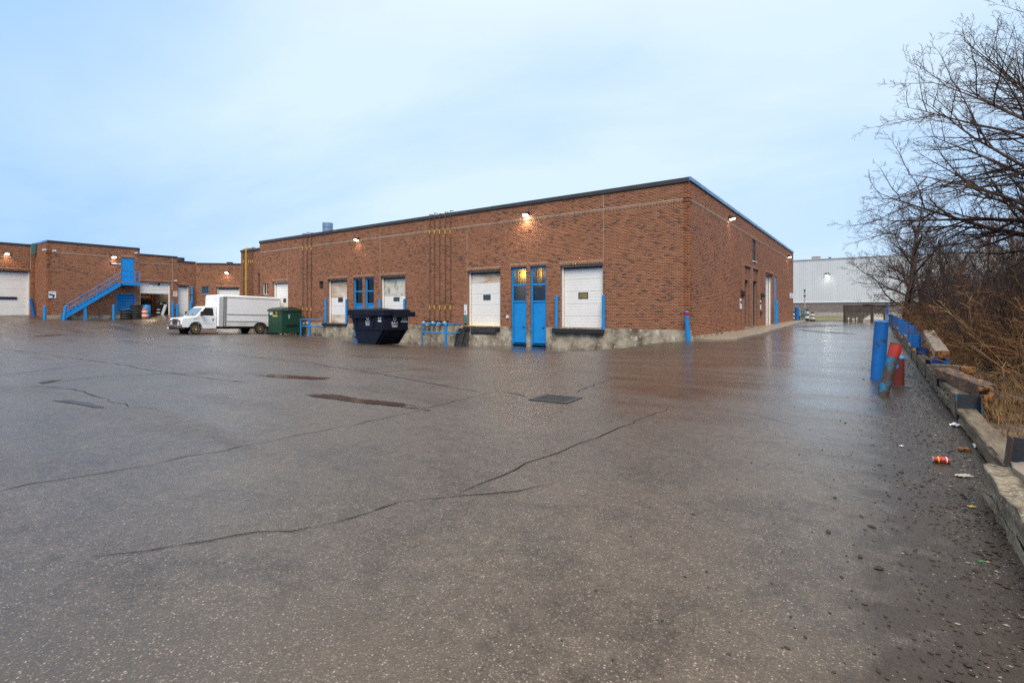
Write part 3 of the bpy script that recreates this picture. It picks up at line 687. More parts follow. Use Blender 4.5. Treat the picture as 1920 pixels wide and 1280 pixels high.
# side wall openings
RO = {}
RO['dr1'] = rect(rs, 1392, 1403, 524, 607); RO['dr2'] = rect(rs, 1409.5, 1419, 528, 607); RO['win'] = rect(rs, 1410.6, 1417.3, 451, 490)
RO['gd'] = rect(rs, 1435.6, 1449, 514, 604); RO['bd'] = rect(rs, 1452, 1456.3, 519, 604)
for k in RO:
    RO[k][3] = course(RO[k][3])
    if k != 'win': RO[k][2] = FLOOR-.2
    else: RO[k][2] = course(RO[k][2])
    RO[k].append(k in ('gd',))
LR = 61.09-24.52
rh = list(RO.values())
wall_core(MR, 0, LR, .18, ROOF-.2, rh, bld, .30, 'wall'); brickwork(MR, 0, LR, FLOOR-4*BH, ROOF-.2, rh, bld, soldiers=[(0, LR, band[2], band[3])], name='side_brickwork')
# brick frame standing proud round the pair of glass doors
a0 = RO['dr1'][0]-.25; a1 = RO['dr2'][1]+.3; ztop = rs(1400, 496)[1]
b = MB(MR)
mid0, mid1 = RO['dr1'][1]+.05, RO['dr2'][0]-.05
for s0_, s1_ in ((a0, a0+.16), ((mid0+mid1)/2-.22, (mid0+mid1)/2+.22), (a1-.16, a1)): b.box(s0_, s1_, .004, .16, .2, ztop)
b.box(a0+.161, a1-.161, .004, .12, ztop-.14, ztop-.003)
b.build('door_surround', M['reveal'], bld)
# foundation, drawn to follow the falling yard
fh = [FO['mA'], FO['mB'], FO['mC'], FO['mD']]
def found(Mw, s0, s1, hs_, out_=.035, top=FLOOR-.004, z0=foundz):
    e = s0
    for h in sorted(hs_)+[[s1, s1]]:
        if h[0]-e > .01:
            n = max(1, int((h[0]-e)/1.6)); 
            b = MB(Mw); b.box(e, h[0], -.3, out_, z0, top); b.build('foundation', M['found'], bld, bevel=.02)
        e = h[1]
found(MF, -.02, s_low, fh)
found(MR, .04, LR, [RO['dr1'][:2], RO['dr2'][:2], RO['gd'][:2], RO['bd'][:2]], top=FLOOR-4*BH-.004, out_=.03)
# flashing at the roof edge, roof deck, the rest of the shell
for i in range(13):
    xa, xb = CX-s_end+(s_end-.02)*i/13, CX-s_end+(s_end-.02)*(i+1)/13-.012; e = rnd.uniform(-.006,.006)
    b = MB(); b.box(xa, xb, CY-.075+e, CY+.25, ROOF-.2, ROOF+e); b.build('parapet_cap', M['flash'], bld)
b = MB(); b.box(CX-s_end, CX-.02, CY-.06, CY+.24, ROOF-.19, ROOF-.012); b.build('parapet_backing', M['roofing'], bld)
b = MB(); b.box(CX-.2, CX+.07, CY-.06, CY+LR, ROOF-.17, ROOF+.006); b.build('parapet_cap', M['flashb'], bld)
b = MB(); b.box(CX-s_low-.04, CX-s_end-.004, CY+.03, CY+.35, ZLOW-.18, ZLOW); b.build('parapet_cap', M['flash'], bld)
b = MB(); b.box(CX-s_end+.3, CX-1.2, CY+1.2, CY+LR-.3, 1.0, ROOF-.35); b.build('roof', M['roofing'], bld)
b = MB(); b.box(CX-s_low, CX-s_end-.01, CY+.5, CY+LR-.3, .3, ZLOW-.3); b.build('annex_wall', M['reveal'], bld)
b = MB(); b.box(CX-s_end, CX-.002, CY+LR-.02, CY+LR+.2, -.3, ROOF-.2); b.build('rear_wall', M['reveal'], bld)
b = MB(); b.box(CX-s_end, CX-s_end+.2, CY+.36, CY+LR-.05, -.3, ROOF-.2); b.build('end_wall', M['reveal'], bld)
# pale movement joints
for u, vt, vb in ((1131.4, 360, 494), (876, 432, 508), (539.6, 450, 530), (713, 405, 560)):
    s_, zt_ = fs(u, vt); zb_ = fs(u, vb)[1]; b = MB(MF); b.box(s_-.010, s_+.010, .002, .012, zb_, min(zt_, ROOF-.21)); b.build('movement_joint', M['mortar'], bld)

# ---- sectional overhead doors
def overhead_door(Mw, s0, s1, z0, z1, parent, nsec=5, win=None, mat='white', back=.27, lip=True, winmat='glassb', ribs=4):
    b = MB(Mw)
    b.prism([(s0+.004,z0),(s0+.10,z0),(s0+.10,z1-.07),(s1-.10,z1-.07),(s1-.10,z0),(s1-.004,z0),(s1-.004,z1-.01),(s0+.004,z1-.01)], -back, -back+.09, 'y')
    d = b.build('overhead_door', M['white'], parent)
    b = MB(Mw); b.box(s0+.10, s1-.10, -back, -back+.07, z1-.17, z1-.072); b.build('seal_shadow_strip', M['black'], d)  # black strip stands for the top seal and the shadow under the lintel
    b = MB(Mw); b.box(s0, s1, -back-.14, -back-.075, z0-.2, z1); b.build('door_backing', M['wgap'], d)
    hh = (z1-.06-z0)/nsec
    for k in range(nsec):
        za, zb = z0+k*hh+.006, z0+(k+1)*hh-.006
        b = MB(Mw); y = -back-.045
        hstep = (zb-za)/ribs
        # a ribbed pan: flat fields with shallow grooves between
        for r in range(ribs):
            b.box(s0+.09, s1-.09, y-.03, y+.006, za+r*hstep+(.006 if r else 0), za+(r+1)*hstep-(.006 if r < ribs-1 else 0))
        b.box(s0+.09, s1-.09, y-.03, y, za, zb)
        b.build('door_panel', M[mat if not isinstance(mat, (list,tuple)) else mat[k]], d)
        if win and win[0] == k:
            _, w0, w1, q0, q1 = win
            b = MB(Mw)
            for e in ((w0-.04,w1+.04,q0-.04,q0),(w0-.04,w1+.04,q1,q1+.04),(w0-.04,w0,q0,q1),(w1,w1+.04,q0,q1)): b.box(e[0], e[1], y+.007, y+.028, e[2], e[3])
            b.build('window_frame', M['black'], d)
            b = MB(Mw); b.box(w0, w1, y+.008, y+.016, q0, q1); b.build('window_pane', M[winmat], d)
    return d
def door_win(fn, u0, u1, vt, vb, o, nsec):
    g_ = (lambda u, v=585: (CX-onY(u, v, CY+.31)[0], onY(u, v, CY+.31)[2])) if fn is fs else fn
    r = rect(g_, u0, u1, vt, vb); z0, z1 = o[2], o[3]; hh = (z1-.06-z0)/nsec; k = int(((r[2]+r[3])/2-z0)/hh)
    za, zb = z0+k*hh+.05, z0+(k+1)*hh-.05; m = (r[2]+r[3])/2; h2 = (r[3]-r[2])/2
    m = min(max(m, za+h2), zb-h2)
    return (k, r[0], r[1], m-h2, m+h2)
M['winyellow'] = pm('painted_lit_window', (.30,.22,.04), (.20,.14,.03), 9, .15, bump=0)  # yellow base colour stands in for light behind the pane
overhead_door(MF, *FO['dA'][:4], bld, 5, door_win(fs, 1086, 1101.5, 549.5, 558.5, FO['dA'], 5), winmat='winyellow')
overhead_door(MF, *FO['dB'][:4], bld, 5, door_win(fs, 907.5, 919, 553.5, 561, FO['dB'], 5), mat=['white','white','white','white','whiter'])
overhead_door(MF, *FO['dC'][:4], bld, 5, door_win(fs, 739, 748.5, 558, 563.5, FO['dC'], 5), mat=['white','white','white','whited','whited'])
overhead_door(MF, *FO['dD'][:4], bld, 5, door_win(fs, 635, 642.5, 559, 565, FO['dD'], 5), mat=['whiter','white','white','whiter','whiter'])
overhead_door(MF, *FO['dE'][:4], bld, 5, door_win(fs, 532, 536, 560, 565.5, FO['dE'], 5))
overhead_door(MR, RO['gd'][0], RO['gd'][1], .34, RO['gd'][3], bld, 6, None)

# ---- blue doors with glazing above
def blue_door(Mw, o, parent, lit=False, back=.16):
    s0, s1, z0, z1 = o[:4]; z0 = max(z0, gz(*(Mw @ Vector((s0, .1, 0)))[:2])+.02)
    fw_ = .11; b = MB(Mw)
    b.box(s0, s0+fw_, -back-.08, -back+.05, z0, z1); b.box(s1-fw_, s1, -back-.08, -back+.05, z0, z1); b.box(s0+fw_, s1-fw_, -back-.08, -back+.05, z1-fw_, z1)
    H = z1-z0; zl = z0+H*.545; zm = z0+H*.76
    b.box(s0+fw_, s1-fw_, -back-.07, -back+.04, zl, zl+.09); b.box(s0+fw_, s1-fw_, -back-.07, -back+.04, zm, zm+.10)
    d = b.build('blue_door', M['blue'], parent)
    b = MB(Mw); b.box(s0+fw_+.012, s1-fw_-.012, -back-.05, -back+.0, z0+.02, zl-.012)
    b.build('door_leaf', M['blue'], d)
    b = MB(Mw); b.tube((s0+.24, -back, z0+1.0), (s0+.24, -back+.07, z0+1.0), .035); b.tube((s0+.24,-back+.07,z0+1.0), (s0+.34,-back+.07,z0+1.0), .02, n=6); b.build('handle', M['dark'], d)
    b = MB(Mw); b.box(s0+fw_, s1-fw_, -back-.02, -back, z0-.01, z0+.09); b.build('kick_plate', M['bluew'], d)
    for za, zb in ((zl+.09, zm), (zm+.10, z1-fw_)):
        b = MB(Mw); b.box(s0+fw_, s1-fw_, -back-.04, -back-.03, za, zb); b.build('pane', M['pane'], d)
    # the dim room behind the glass
    b = MB(Mw); x0, x1, yb = s0+.05, s1-.05, -back-.55
    b.add([(x0,yb,zl),(x1,yb,zl),(x1,yb,z1),(x0,yb,z1),(x0,-back-.09,zl),(x1,-back-.09,zl),(x1,-back-.09,z1),(x0,-back-.09,z1)], [(4,5,1,0),(7,3,2,6),(4,0,3,7),(5,6,2,1),(0,1,2,3)])
    b.build('room', M['interd'], d)
    if lit:
        b = MB(Mw); n = 14; w_ = (x1-x0-.04)/n
        zc0 = zl+.02 if lit == 1 else zm-.1
        for i in range(n):
            if lit == 2 and 3 < i < 9: continue
            b.box(x0+.02+i*w_+.006, x0+.02+(i+1)*w_-.006, yb+.04+.03*(i % 2), yb+.08+.03*(i % 2), zc0, z1-.06)
        b.build('curtain', M['curtain'], d)
    return d
blue_door(MF, FO['mA'], bld, 2); blue_door(MF, FO['mB'], bld, 1); blue_door(MF, FO['mC'], bld); blue_door(MF, FO['mD'], bld)
for nm, e, x in (('mA', 10, 2.6), ('mB', 16, 2.8)):     # lamps burning in the office behind the two glazed doors
    h = FO[nm]; p = MF @ Vector(((h[0]+h[1])/2, -.42, h[3]-.35))
    l = bpy.data.lights.new('office_lamp', 'POINT'); l.energy = e; l.color = (1,.74,.34); l.shadow_soft_size = .06; lo_ = bpy.data.objects.new('office_lamp', l); lo_.location = p; COL.objects.link(lo_)
# ---- small windows
def window(Mw, o, parent, fmat='white', back=.12, bars=0, g='glassb', fw_=.05):
    s0, s1, z0, z1 = o[:4]; b = MB(Mw)
    b.box(s0, s0+fw_, -back-.05, -back, z0, z1); b.box(s1-fw_, s1, -back-.05, -back, z0, z1); b.box(s0+fw_, s1-fw_, -back-.05, -back, z1-fw_, z1); b.box(s0+fw_, s1-fw_, -back-.05, -back+.03, z0, z0+fw_)
    w_ = b.build('window', M[fmat], parent)
    b = MB(Mw); b.box(s0+.01, s1-.01, -back-.06, -back-.03, z0+.01, z1-.01); b.build('pane', M[g], w_)
    if bars:
        b = MB(Mw); b.box((s0+s1)/2-.02, (s0+s1)/2+.02, -back-.028, -back-.006, z0+fw_, z1-fw_); b.build('glazing_bar', M[fmat], w_)
    return w_
window(MF, FO['wA'], bld, 'dark', bars=1); window(MF, FO['wB'], bld, 'white', bars=1); window(MF2, FO['wShade'], bld, 'dark')  # the annex one is a dark pane standing in for shadow
window(MR, RO['win'], bld, 'dark', back=.05, bars=1)
b = MB(MR); b.box(RO['win'][0]-.04, RO['win'][1]+.04, 0, .06, RO['win'][2]-.06, RO['win'][2]-.002); b.build('window_sill', M['print'], bld)
def glass_door(o):
    s0, s1, z0, z1 = o[:4]; z0 = .42; back = .18; b = MB(MR)
    b.box(s0, s0+.07, -back-.06, -back, z0, z1); b.box(s1-.07, s1, -back-.06, -back, z0, z1); b.box(s0+.07, s1-.07, -back-.06, -back, z1-.08, z1); b.box(s0+.07, s1-.07, -back-.06, -back, z0+2.1, z0+2.18); b.box(s0+.07, s1-.07, -back-.06, -back, z0, z0+.2)
    d = b.build('glass_door', M['black'], bld)
    b = MB(MR); b.box(s0+.06, s1-.06, -back-.05, -back-.03, z0+.1, z1-.04); b.build('pane', M['glass'], d)
    b = MB(MR); b.box(s0+.12, s0+.15, -back, -back+.06, z0+.9, z0+1.4); b.build('handle', M['alu'], d)
    b = MB(MR); b.box(s0, s1, -.3, .12, .1, z0-.01); b.build('door_step', M['walk'], d)
glass_door(RO['dr1']); glass_door(RO['dr2'])
o = RO['bd']; b = MB(MR); b.box(o[0], o[1], -.12, -.05, .3, o[3]); d = b.build('blue_side_door', M['blue'], bld)
b = MB(MR); b.tube((o[0]+.12,-.05,1.4), (o[0]+.12,.02,1.4), .03); b.build('handle', M['dark'], d)
# ---- dock ledges: rubber bumpers and plates
def bumper(u0, u1, vt, vb, mat='black', slats=True, out_=.16, name='dock_bumper'):
    r = rect(fs, u0, u1, vt, vb); top = min(r[3], FLOOR-.03); b = MB(MF)
    b.box(r[0], r[1], .036, out_, r[2], top)
    d = b.build(name, M[mat], bld, bevel=.012)
    if slats:
        n = max(3, int((r[1]-r[0])/.13)); w_ = (r[1]-r[0])/n
        b = MB(MF)
        for i in range(n): b.box(r[0]+i*w_+.012, r[0]+(i+1)*w_-.012, out_+.001, out_+.035, r[2]+.02, top-.03)
        b.build('rubber_rib', M['black'], d)['kind'] = 'stuff'
    return d
bumper(1038, 1133.5, 613.5, 625, out_=.2)
bumper(884, 930, 610, 623.5, 'dark', False, .08, 'dock_plate'); bumper(931, 938.5, 609, 620); bumper(872.5, 882, 609, 619)
bumper(884, 930, 623.8, 627, 'black', False, .06, 'dock_pit')
bumper(606, 652, 601, 609.5); bumper(706, 764, 606, 617)
for h, u0, u1 in ((FO['dA'], 1052, 1131),):
    b = MB(MF); b.box(h[0]-.03, h[1]+.02, -.30, .012, FLOOR-.025, FLOOR+.025); b.build('door_sill', M['pipe'], bld)
for k in ('dB','dC','dD'):
    h = FO[k]; b = MB(MF); b.box(h[0]+.0, h[1], -.30, .012, FLOOR-.025, FLOOR+.02); b.build('door_sill', M['yellow'] if k == 'dB' else M['pipe'], bld)

# ------------------------------------------------------------------ the far wing, west side of the yard
YB, YB2, YS2, YS3 = 13.44, 20.48, 23.89, 25.66
ML = frame_of((XL, YB), (0,1), (1,0))
def ls(u, v=585, n=0.0): p = onX(u, v, XL+n); return p[1]-YB, p[2]
def lsn(n): return lambda u, v=585: ls(u, v, n)
MS = frame_of((XS, YB), (0,-1), (1,0))
def ss_(u, v=585): p = onX(u, v, XS); return YB-p[1], p[2]
MSIDE = frame_of((XL, YB), (-1,0), (0,-1))
q2 = math.sqrt(.5)
MD = frame_of((XL, YS3), (q2,q2), (q2,-q2))
def ds(u, v=585):
    d = ray(u, v); # plane: (p-o).n = 0
    t = ((XL*q2)+(YS3*-q2))/(d[0]*q2-d[1]*q2); p = (d[0]*t, d[1]*t, CZ+d[2]*t)
    return (p[0]-XL)*q2+(p[1]-YS3)*q2, p[2]
wing = thing('brick_workshop_wing', (XL, YB, 0), 'stepped brick workshop wing across the yard with a raised blue stair door', 'workshop')
Z1, Z2, Z3, ZD, ZS = 7.78, 7.24, 6.82, 6.72, 7.66
WB = 0.72
O = {}
O['updoor'] = rect(ls, 227.7, 251.7, 484.5, 528); O['louv'] = rect(ls, 218, 253.4, 551, 588)
O['open'] = rect(ls, 262.6, 320, 529, 590); O['d3'] = rect(ls, 333.8, 354.6, 535, 590)
O['sd'] = rect(ss_, -22, 56, 506, 591); O['dw'] = rect(ds, 378, 391, 537, 551); O['dg'] = rect(ds, 406, 449, 538.5, 590)
for k in ('open','d3','sd','dg'): O[k][2] = .9
for k in O: O[k][3] = course(O[k][3], WB); O[k].append(k in ('open','d3','sd','dg','updoor'))
L1, L2, L3 = YB2-YB, YS2-YB, YS3-YB
h1 = [O['updoor'], O['louv']]; h2 = [O['open']]; h3 = [O['d3']]
if O['open'][0] < L1: O['open'][0] = L1+.10
wall_core(ML, 0, L1, .2, Z1-.16, h1, wing, .3); brickwork(ML, -.007, L1, WB, Z1-.16, h1, wing, soldiers=[(-.007, L1, course(6.55, WB), course(6.55, WB)+.224)])
wall_core(ML, L1, L2, .2, Z2-.16, h2, wing, .4); brickwork(ML, L1, L2, WB, Z2-.16, h2, wing, soldiers=[(L1, L2, course(6.2, WB), course(6.2, WB)+.224)])
wall_core(ML, L2, L3, .2, Z3-.16, h3, wing, .3); brickwork(ML, L2, L3, WB, Z3-.16, h3, wing)
wall_core(MSIDE, 0, 3.9, .2, Z1-.16, [], wing); brickwork(MSIDE, 0, 3.9, WB, Z1-.16, [], wing)
wall_core(MS, .0, 14, .2, ZS-.16, [O['sd']], wing); brickwork(MS, .0, 14, WB, ZS-.16, [O['sd']], wing, soldiers=[(.0, 14, course(6.4, WB), course(6.4, WB)+.224)])
wall_core(MD, 0, 9, .2, ZD-.16, [O['dw'], O['dg']], wing); brickwork(MD, 0, 9, WB, ZD-.16, [O['dw'], O['dg']], wing)
def cap(Mw, s0, s1, z, mat='flash'):
    b = MB(Mw); b.box(s0, s1, -.25, .055, z-.16, z); b.build('parapet_cap', M[mat], wing)
cap(ML, 0, L1, Z1); cap(ML, L1+.004, L2, Z2); cap(ML, L2+.004, L3, Z3); cap(MS, .06, 14, ZS); cap(MD, .06, 9, ZD)
b = MB(MSIDE); b.box(-.05, 3.9, -.25, .05, Z1-.158, Z1+.004); b.build('parapet_cap', M['flashb'], wing)
for Mw, a, c, z, dep in ((ML, .26, L1-.02, Z1, 12), (ML, L1, L2-.02, Z2, 0), (ML, L2, L3, Z3, 12), (MS, .3, 14, ZS, 8), (MD, .3, 9, ZD, 8)):
    b = MB(Mw)
    if dep: b.box(a, c, -dep, -.52, .3, z-.3)
    else: b.box(a, c, -12, -.52, O['open'][3]+.3, z-.3)
    b.build('roof', M['roofing'], wing)
for s0_, s1_, zt_, zb_ in ((L1, L1+.006, Z1-.17, Z2),(L2, L2+.006, Z2-.17, Z3)):
    b = MB(ML); b.box(s0_-.3, s0_-.0, -.5, -.01, zb_-.5, zt_); b.build('wall_end', M['reveal'], wing)
for u, vt, vb, fn, Mw in ((57.5, 462, 505, ss_, MS), (323, 482, 545, ls, ML)):
    s_, a = fn(u, vt); c = fn(u, vb)[1]; b = MB(Mw); b.box(s_-.02, s_+.02, .002, .017, c, a); b.build('movement_joint', M['mortar'], wing)
b = MB(ML); b.box(.0, L1-.25, -.1, .05, .3, 1.12-.02); b.build('foundation', M['found'], wing, bevel=.02)
overhead_door(MS, O['sd'][0], O['sd'][1], 1.10, O['sd'][3], wing, 5, None)
s_w, z_w = ss_(12, 558.5); b = MB(MS); b.box(s_w-.75, s_w+.2+.55, -.305, -.26, z_w-.12, z_w+.12); b.build('door_window', M['grille'], wing)
overhead_door(ML, O['d3'][0], O['d3'][1], 1.12, O['d3'][3], wing, 6)
overhead_door(MD, O['dg'][0], O['dg'][1], 1.10, O['dg'][3], wing, 5)
window(MD, O['dw'], wing, 'blue', back=.08)
# rolled-up shutter of the open workshop
zl = ls(290, 550.5)[1]
o = O['open']; b = MB(ML); b.box(o[0], o[0]+.1, -.3, -.2, .9, o[3]); b.box(o[1]-.1, o[1], -.3, -.2, .9, o[3]); sh = b.build('half_open_door', M['white'], wing)
hh = (o[3]-zl)/3
for k in range(3):
    b = MB(ML); b.box(o[0]+.1, o[1]-.1, -.29, -.24, zl+k*hh+.01, zl+(k+1)*hh-.01); b.build('door_panel', M['white'], sh)
b = MB(ML); sc_, zc_ = ls(292, 532.7); b.box(sc_-.45, sc_+.2, -.238, -.232, zc_-.05, zc_+.03); b.box(sc_+.24, sc_+.48, -.238, -.232, zc_-.12, zc_+.14); b.build('stencil_mark', M['printk'], sh)
# the room behind
b = MB(ML); x0, x1, y0, y1, z0, z1 = o[0]-2.2, o[1]+1.2, -7.0, -.42, 1.08, o[3]+.2
b.add([(x0,y0,z0),(x1,y0,z0),(x1,y1,z0),(x0,y1,z0),(x0,y0,z1),(x1,y0,z1),(x1,y1,z1),(x0,y1,z1)], [(0,1,2,3),(4,7,6,5),(0,4,5,1),(1,5,6,2),(3,7,4,0)])
b.build('workshop_room', M['inter'], wing)
l = bpy.data.lights.new('workshop_lamp', 'POINT'); l.energy = 110; l.color = (1,.80,.52); l.shadow_soft_size = .3; lo_ = bpy.data.objects.new('workshop_lamp', l); lo_.location = ML @ Vector(((o[0]+o[1])/2+.5, -2.4, o[3]-.2)); COL.objects.link(lo_)
# upper door and louvre
o = O['updoor']; b = MB(ML); b.box(o[0], o[1], -.1, -.04, o[2], o[3]); dr = b.build('blue_door', M['blue'], wing)
b = MB(ML); b.box(o[0], o[1], -.038, -.03, o[2]+(o[3]-o[2])*.44, o[2]+(o[3]-o[2])*.455); b.box(o[0], o[1], -.038, -.03, o[2]+(o[3]-o[2])*.2, o[2]+(o[3]-o[2])*.215); b.build('door_rail', M['blued'], dr)
b = MB(ML); b.tube((o[1]-.15,-.04,o[2]+1.05), (o[1]-.15,.03,o[2]+1.05), .035); b.build('handle', M['dark'], dr)
o = O['louv']; b = MB(ML); e = .08
for q in ((o[0],o[0]+e,o[2],o[3]),(o[1]-e,o[1],o[2],o[3]),(o[0]+e,o[1]-e,o[3]-e,o[3]),(o[0]+e,o[1]-e,o[2],o[2]+e)): b.box(q[0],q[1],-.1,.02,q[2],q[3])
lv = b.build('louvre', M['blue'], wing); n = 12
for i in range(n):
    z = o[2]+e+(o[3]-o[2]-2*e)*(i+.5)/n; b = MB(ML)
    b.add([(o[0]+e,-.10,z+.09),(o[1]-e,-.10,z+.09),(o[1]-e,0,z-.03),(o[0]+e,0,z-.03)], [(0,1,2,3)]); b.build('slat', M['blue'], lv)
b = MB(ML); b.box(o[0], o[1], -.2, -.12, o[2], o[3]); b.build('louvre_back', M['printk'], lv)
# blue scupper with its downpipe at the inner corner
b = MB(); p = onX(65.5, 455, XS+.5); b.box(p[0]-.15, p[0]+.25, YB-.3, YB-.06, 6.75, 7.7); b.build('rain_head', M['teal'], wing)

# blue steel stair
tstair = thing('steel_stair', (XL+.7, YB+2.0, gz(XL+.7, YB+2)), 'bright blue steel stair with pipe handrails climbing the brick wall to a raised blue door', 'stair')
NO = 1.15; fo = lsn(NO)
pa = fo(121, 594.5); pb_ = fo(227.7, 531.5); pc = fo(262.3, 531.0)
for nn_ in (.12, NO):
    b = MB(ML); b.beam((pa[0], nn_, pa[1]), (pb_[0], nn_, pb_[1]+.0), .05, .30); b.beam((pb_[0]-.05, nn_, pb_[1]), (pc[0], nn_, pb_[1]), .05, .30)
    b.build('stringer', M['blue'], tstair)
n = 17
for i in range(n):
    t_ = (i+.6)/n; s_ = pa[0]+(pb_[0]-pa[0])*t_; z = pa[1]+(pb_[1]-pa[1])*t_+.11; b = MB(ML); b.box(s_-.02, s_+.24, .15, NO-.03, z, z+.04); b.build('tread', M['blued'], tstair)
b = MB(ML); b.box(pb_[0], pc[0], .02, NO-.03, pb_[1]+.10, pb_[1]+.145); b.build('landing', M['blue'], tstair)
for hgt in (.55, .98):
    b = MB(ML); b.tube((pa[0]+.1, NO, pa[1]+hgt+.1), (pb_[0], NO, pb_[1]+hgt+.12), .026, n=8); b.build('handrail', M['blue'], tstair)
for t_ in (.06, .32, .55, .78):
    s_ = pa[0]+(pb_[0]-pa[0])*t_; z = pa[1]+(pb_[1]-pa[1])*t_; b = MB(ML); b.tube((s_, NO, z), (s_, NO, z+1.1), .024, n=8); b.build('baluster', M['blue'], tstair)
for s_, nn_ in ((pc[0]-.03, NO), (pc[0]-.03, .1), (pc[0]-.85, NO)):
    b = MB(ML); b.tube((s_, nn_, pb_[1]), (s_, nn_, pb_[1]+1.22), .028, n=8); b.build('baluster', M['blue'], tstair)
for z in (.7, 1.2):
    b = MB(ML); b.path([(pc[0]-.85, NO, pb_[1]+z), (pc[0]-.03, NO, pb_[1]+z), (pc[0]-.03, .1, pb_[1]+z)], .024, 8); b.build('handrail', M['blue'], tstair)
s_, z_ = fo(160, 572)
b = MB(ML); g_ = gz(XL+NO, YB+s_); b.box(s_-.1, s_+.1, NO-.13, NO-.03, g_-.1, z_+.05); b.build('leg', M['blue'], tstair)

# ------------------------------------------------------------------ bollards and guard posts
def bollard(name, base, top, r, label, mat='blue', band=None, capm=None, group=None, n=16):
    base = Vector(base); top = Vector(top); t = thing(name, base, label, 'bollard', group)
    d = (top-base); L = d.length; q = Vector((0,0,1)).rotation_difference(d.normalized()).to_matrix().to_4x4(); T = Matrix.Translation(base) @ q
    b = MB(T); b.lathe([(r, -.15), (r, L-.02)], n=n); b.build('post', M[mat], t, smooth=True, auto=40)
    b = MB(T); b.lathe([(r+.004, L-.0195), (r+.004, L), (r*.7, L+r*.28), (r*.2, L+r*.36)], n=n); b.build('cap', M[capm or mat], t, smooth=True, auto=40)
    if band:
        b = MB(T); b.lathe([(r+.004, L-band), (r+.004, L-.021)], n=n); b.build('band', M['red'], t, smooth=True, auto=40)
    return t
def up_at(u, v, vtop, du=0):
    p = Vector(ground_at(u, v)); p.z = gzs(p.x, p.y); d = p.dot(Vector((FD[0], FD[1], 0)))
    h = (v-vtop)/FPX*d; return p, p+Vector((RD[0], RD[1], 0))*(du/FPX*d)+Vector((0,0,h))
p, q = up_at(1645, 711, 603, 8); bollard('bollard', p, q, .125, 'tall plain blue bollard beside the driveway, tallest of its cluster', 'blued', None)
p, q = up_at(1655, 740, 644, 26); bl = bollard('bollard', p, q, .085, 'leaning rusty bollard with peeling blue paint and red top', 'bluepeel', .24, 'greenrust')
p, q = up_at(1683, 724, 670, 0)
t = bollard('bollard', p, q, .105, 'short red brown bollard with blue cap behind the leaning one', 'redrust', None, 'blue')
b = MB(); b.box(p.x-.2, p.x+.2, p.y-.2, p.y+.2, p.z-.02, p.z+.02); b.build('base_plate', M['dark'], t)
b = MB(); hp = Vector(q)-Vector((0,0,.12)); b.tube(hp+Vector((-.05,-.1,-.03)), hp+Vector((-.05,-.22,-.03)), .055, n=12); b.build('knob', M['blue'], t)
p, q = up_at(1291, 642, 584, -4); bollard('bollard', p, q, .105, 'blue bollard with red band at the warehouse corner', 'bluew', .19, 'blue')
def gpost(fn, Mw, u, vb, vt, rr, label, mat='blue', n_=.2, name='guard_post', grp=None, du=0, ground=False):
    s_, zb = fn(u, vb); zt_ = fn(u, vt)[1]
    if ground: zb = gz(*(Mw @ Vector((s_, n_, 0)))[:2])
    return bollard(name, Mw @ Vector((s_, n_, zb)), Mw @ Vector((s_+du, n_, zt_)), rr, label, mat, group=grp, n=12)
for u, vb, vt, lb in ((1045.5, 612.5, 555, 'blue guard post left of the dock door nearest the warehouse corner'), (1133.2, 613, 554, 'blue guard post right of the dock door nearest the warehouse corner'),
      (612.5, 601, 561, 'blue guard post left of the rusty dock door between small window and blue door'), (651.5, 602, 561, 'blue guard post right of the rusty dock door, beside the blue door'),
      (713.5, 605, 561, 'blue guard post behind the navy skip, left of the grimy dock door'), (760.3, 605, 561, 'blue guard post behind the navy skip, right of the grimy dock door')):
    gpost(fs, MF, u, vb, vt, .085, lb, n_=.1 if u not in (1045.5, 1133.2) else .12)
f6 = lsn(.6); M6 = ML
for fn, Mw, u, vb, vt, lb, nn_ in ((lsn(1.4), ML, 83.8, 598, 574, 'blue bollard at the left corner of the brick block below the white sign', 1.4),
      (lsn(1.8), ML, 119.5, 598.5, 574, 'blue bollard at the foot of the blue steel stair', 1.8),
      (lsn(1.4), ML, 213, 598, 571.5, 'blue bollard left of the blue louvre and tyre stacks', 1.4),
      (lsn(.45), ML, 324, 591, 566, 'blue bollard right of the open workshop door', .45), (lsn(.45), ML, 332.5, 591, 571, 'blue leaning bollard left of the narrow white workshop door', .45),
      (lsn(.45), ML, 358, 590, 566, 'blue bollard right of the narrow white workshop door', .45)):
    gpost(fn, Mw, u, vb, vt, .11 if u < 300 else .13, lb, n_=nn_, name='bollard', ground=True, du=.12 if u == 119.5 else 0)
s_, _ = ss_(57.5); pz = gz(XS+.6, YB-s_)
bollard('bollard', MS @ Vector((s_-.15, .5, pz)), MS @ Vector((s_+.1, .5, ss_(57, 560.5)[1])), .13, 'blue leaning bollard right of the widest white overhead door', 'blued')
s_, zt_ = rs(1447.5, 565); bollard('bollard', MR @ Vector((s_, .35, .42)), MR @ Vector((s_, .35, zt_)), .11, 'blue bollard beside the white door on the side wall', 'blue')
p = onY(1494, 603, 62.6); bollard('bollard', (p[0], 62.6, gz(p[0], 62.6)), (p[0], 62.6, onY(1494, 576, 62.6)[2]), .2, 'dark blue bollard past the far end of the side wall', 'blued')
b = None
p = onX(365.5, 573, XL+.3); tp = thing('conduit_pipe', (XL+.3, p[1], onX(365.5, 573, XL+.3)[2]), 'blue vertical pipe at the inner corner right of the narrow white door', 'pipe')
b = MB(); b.tube((XL+.12, p[1]-.2, 1.3), (XL+.12, p[1]-.2, onX(365.5, 537, XL)[2]), .1, n=10); b.build('pipe', M['blue'], tp)
for z in (2.0, 3.2):
    b = MB(); b.box(XL+.01, XL+.24, p[1]-.33, p[1]-.07, z, z+.06); b.build('bracket', M['dark'], tp)

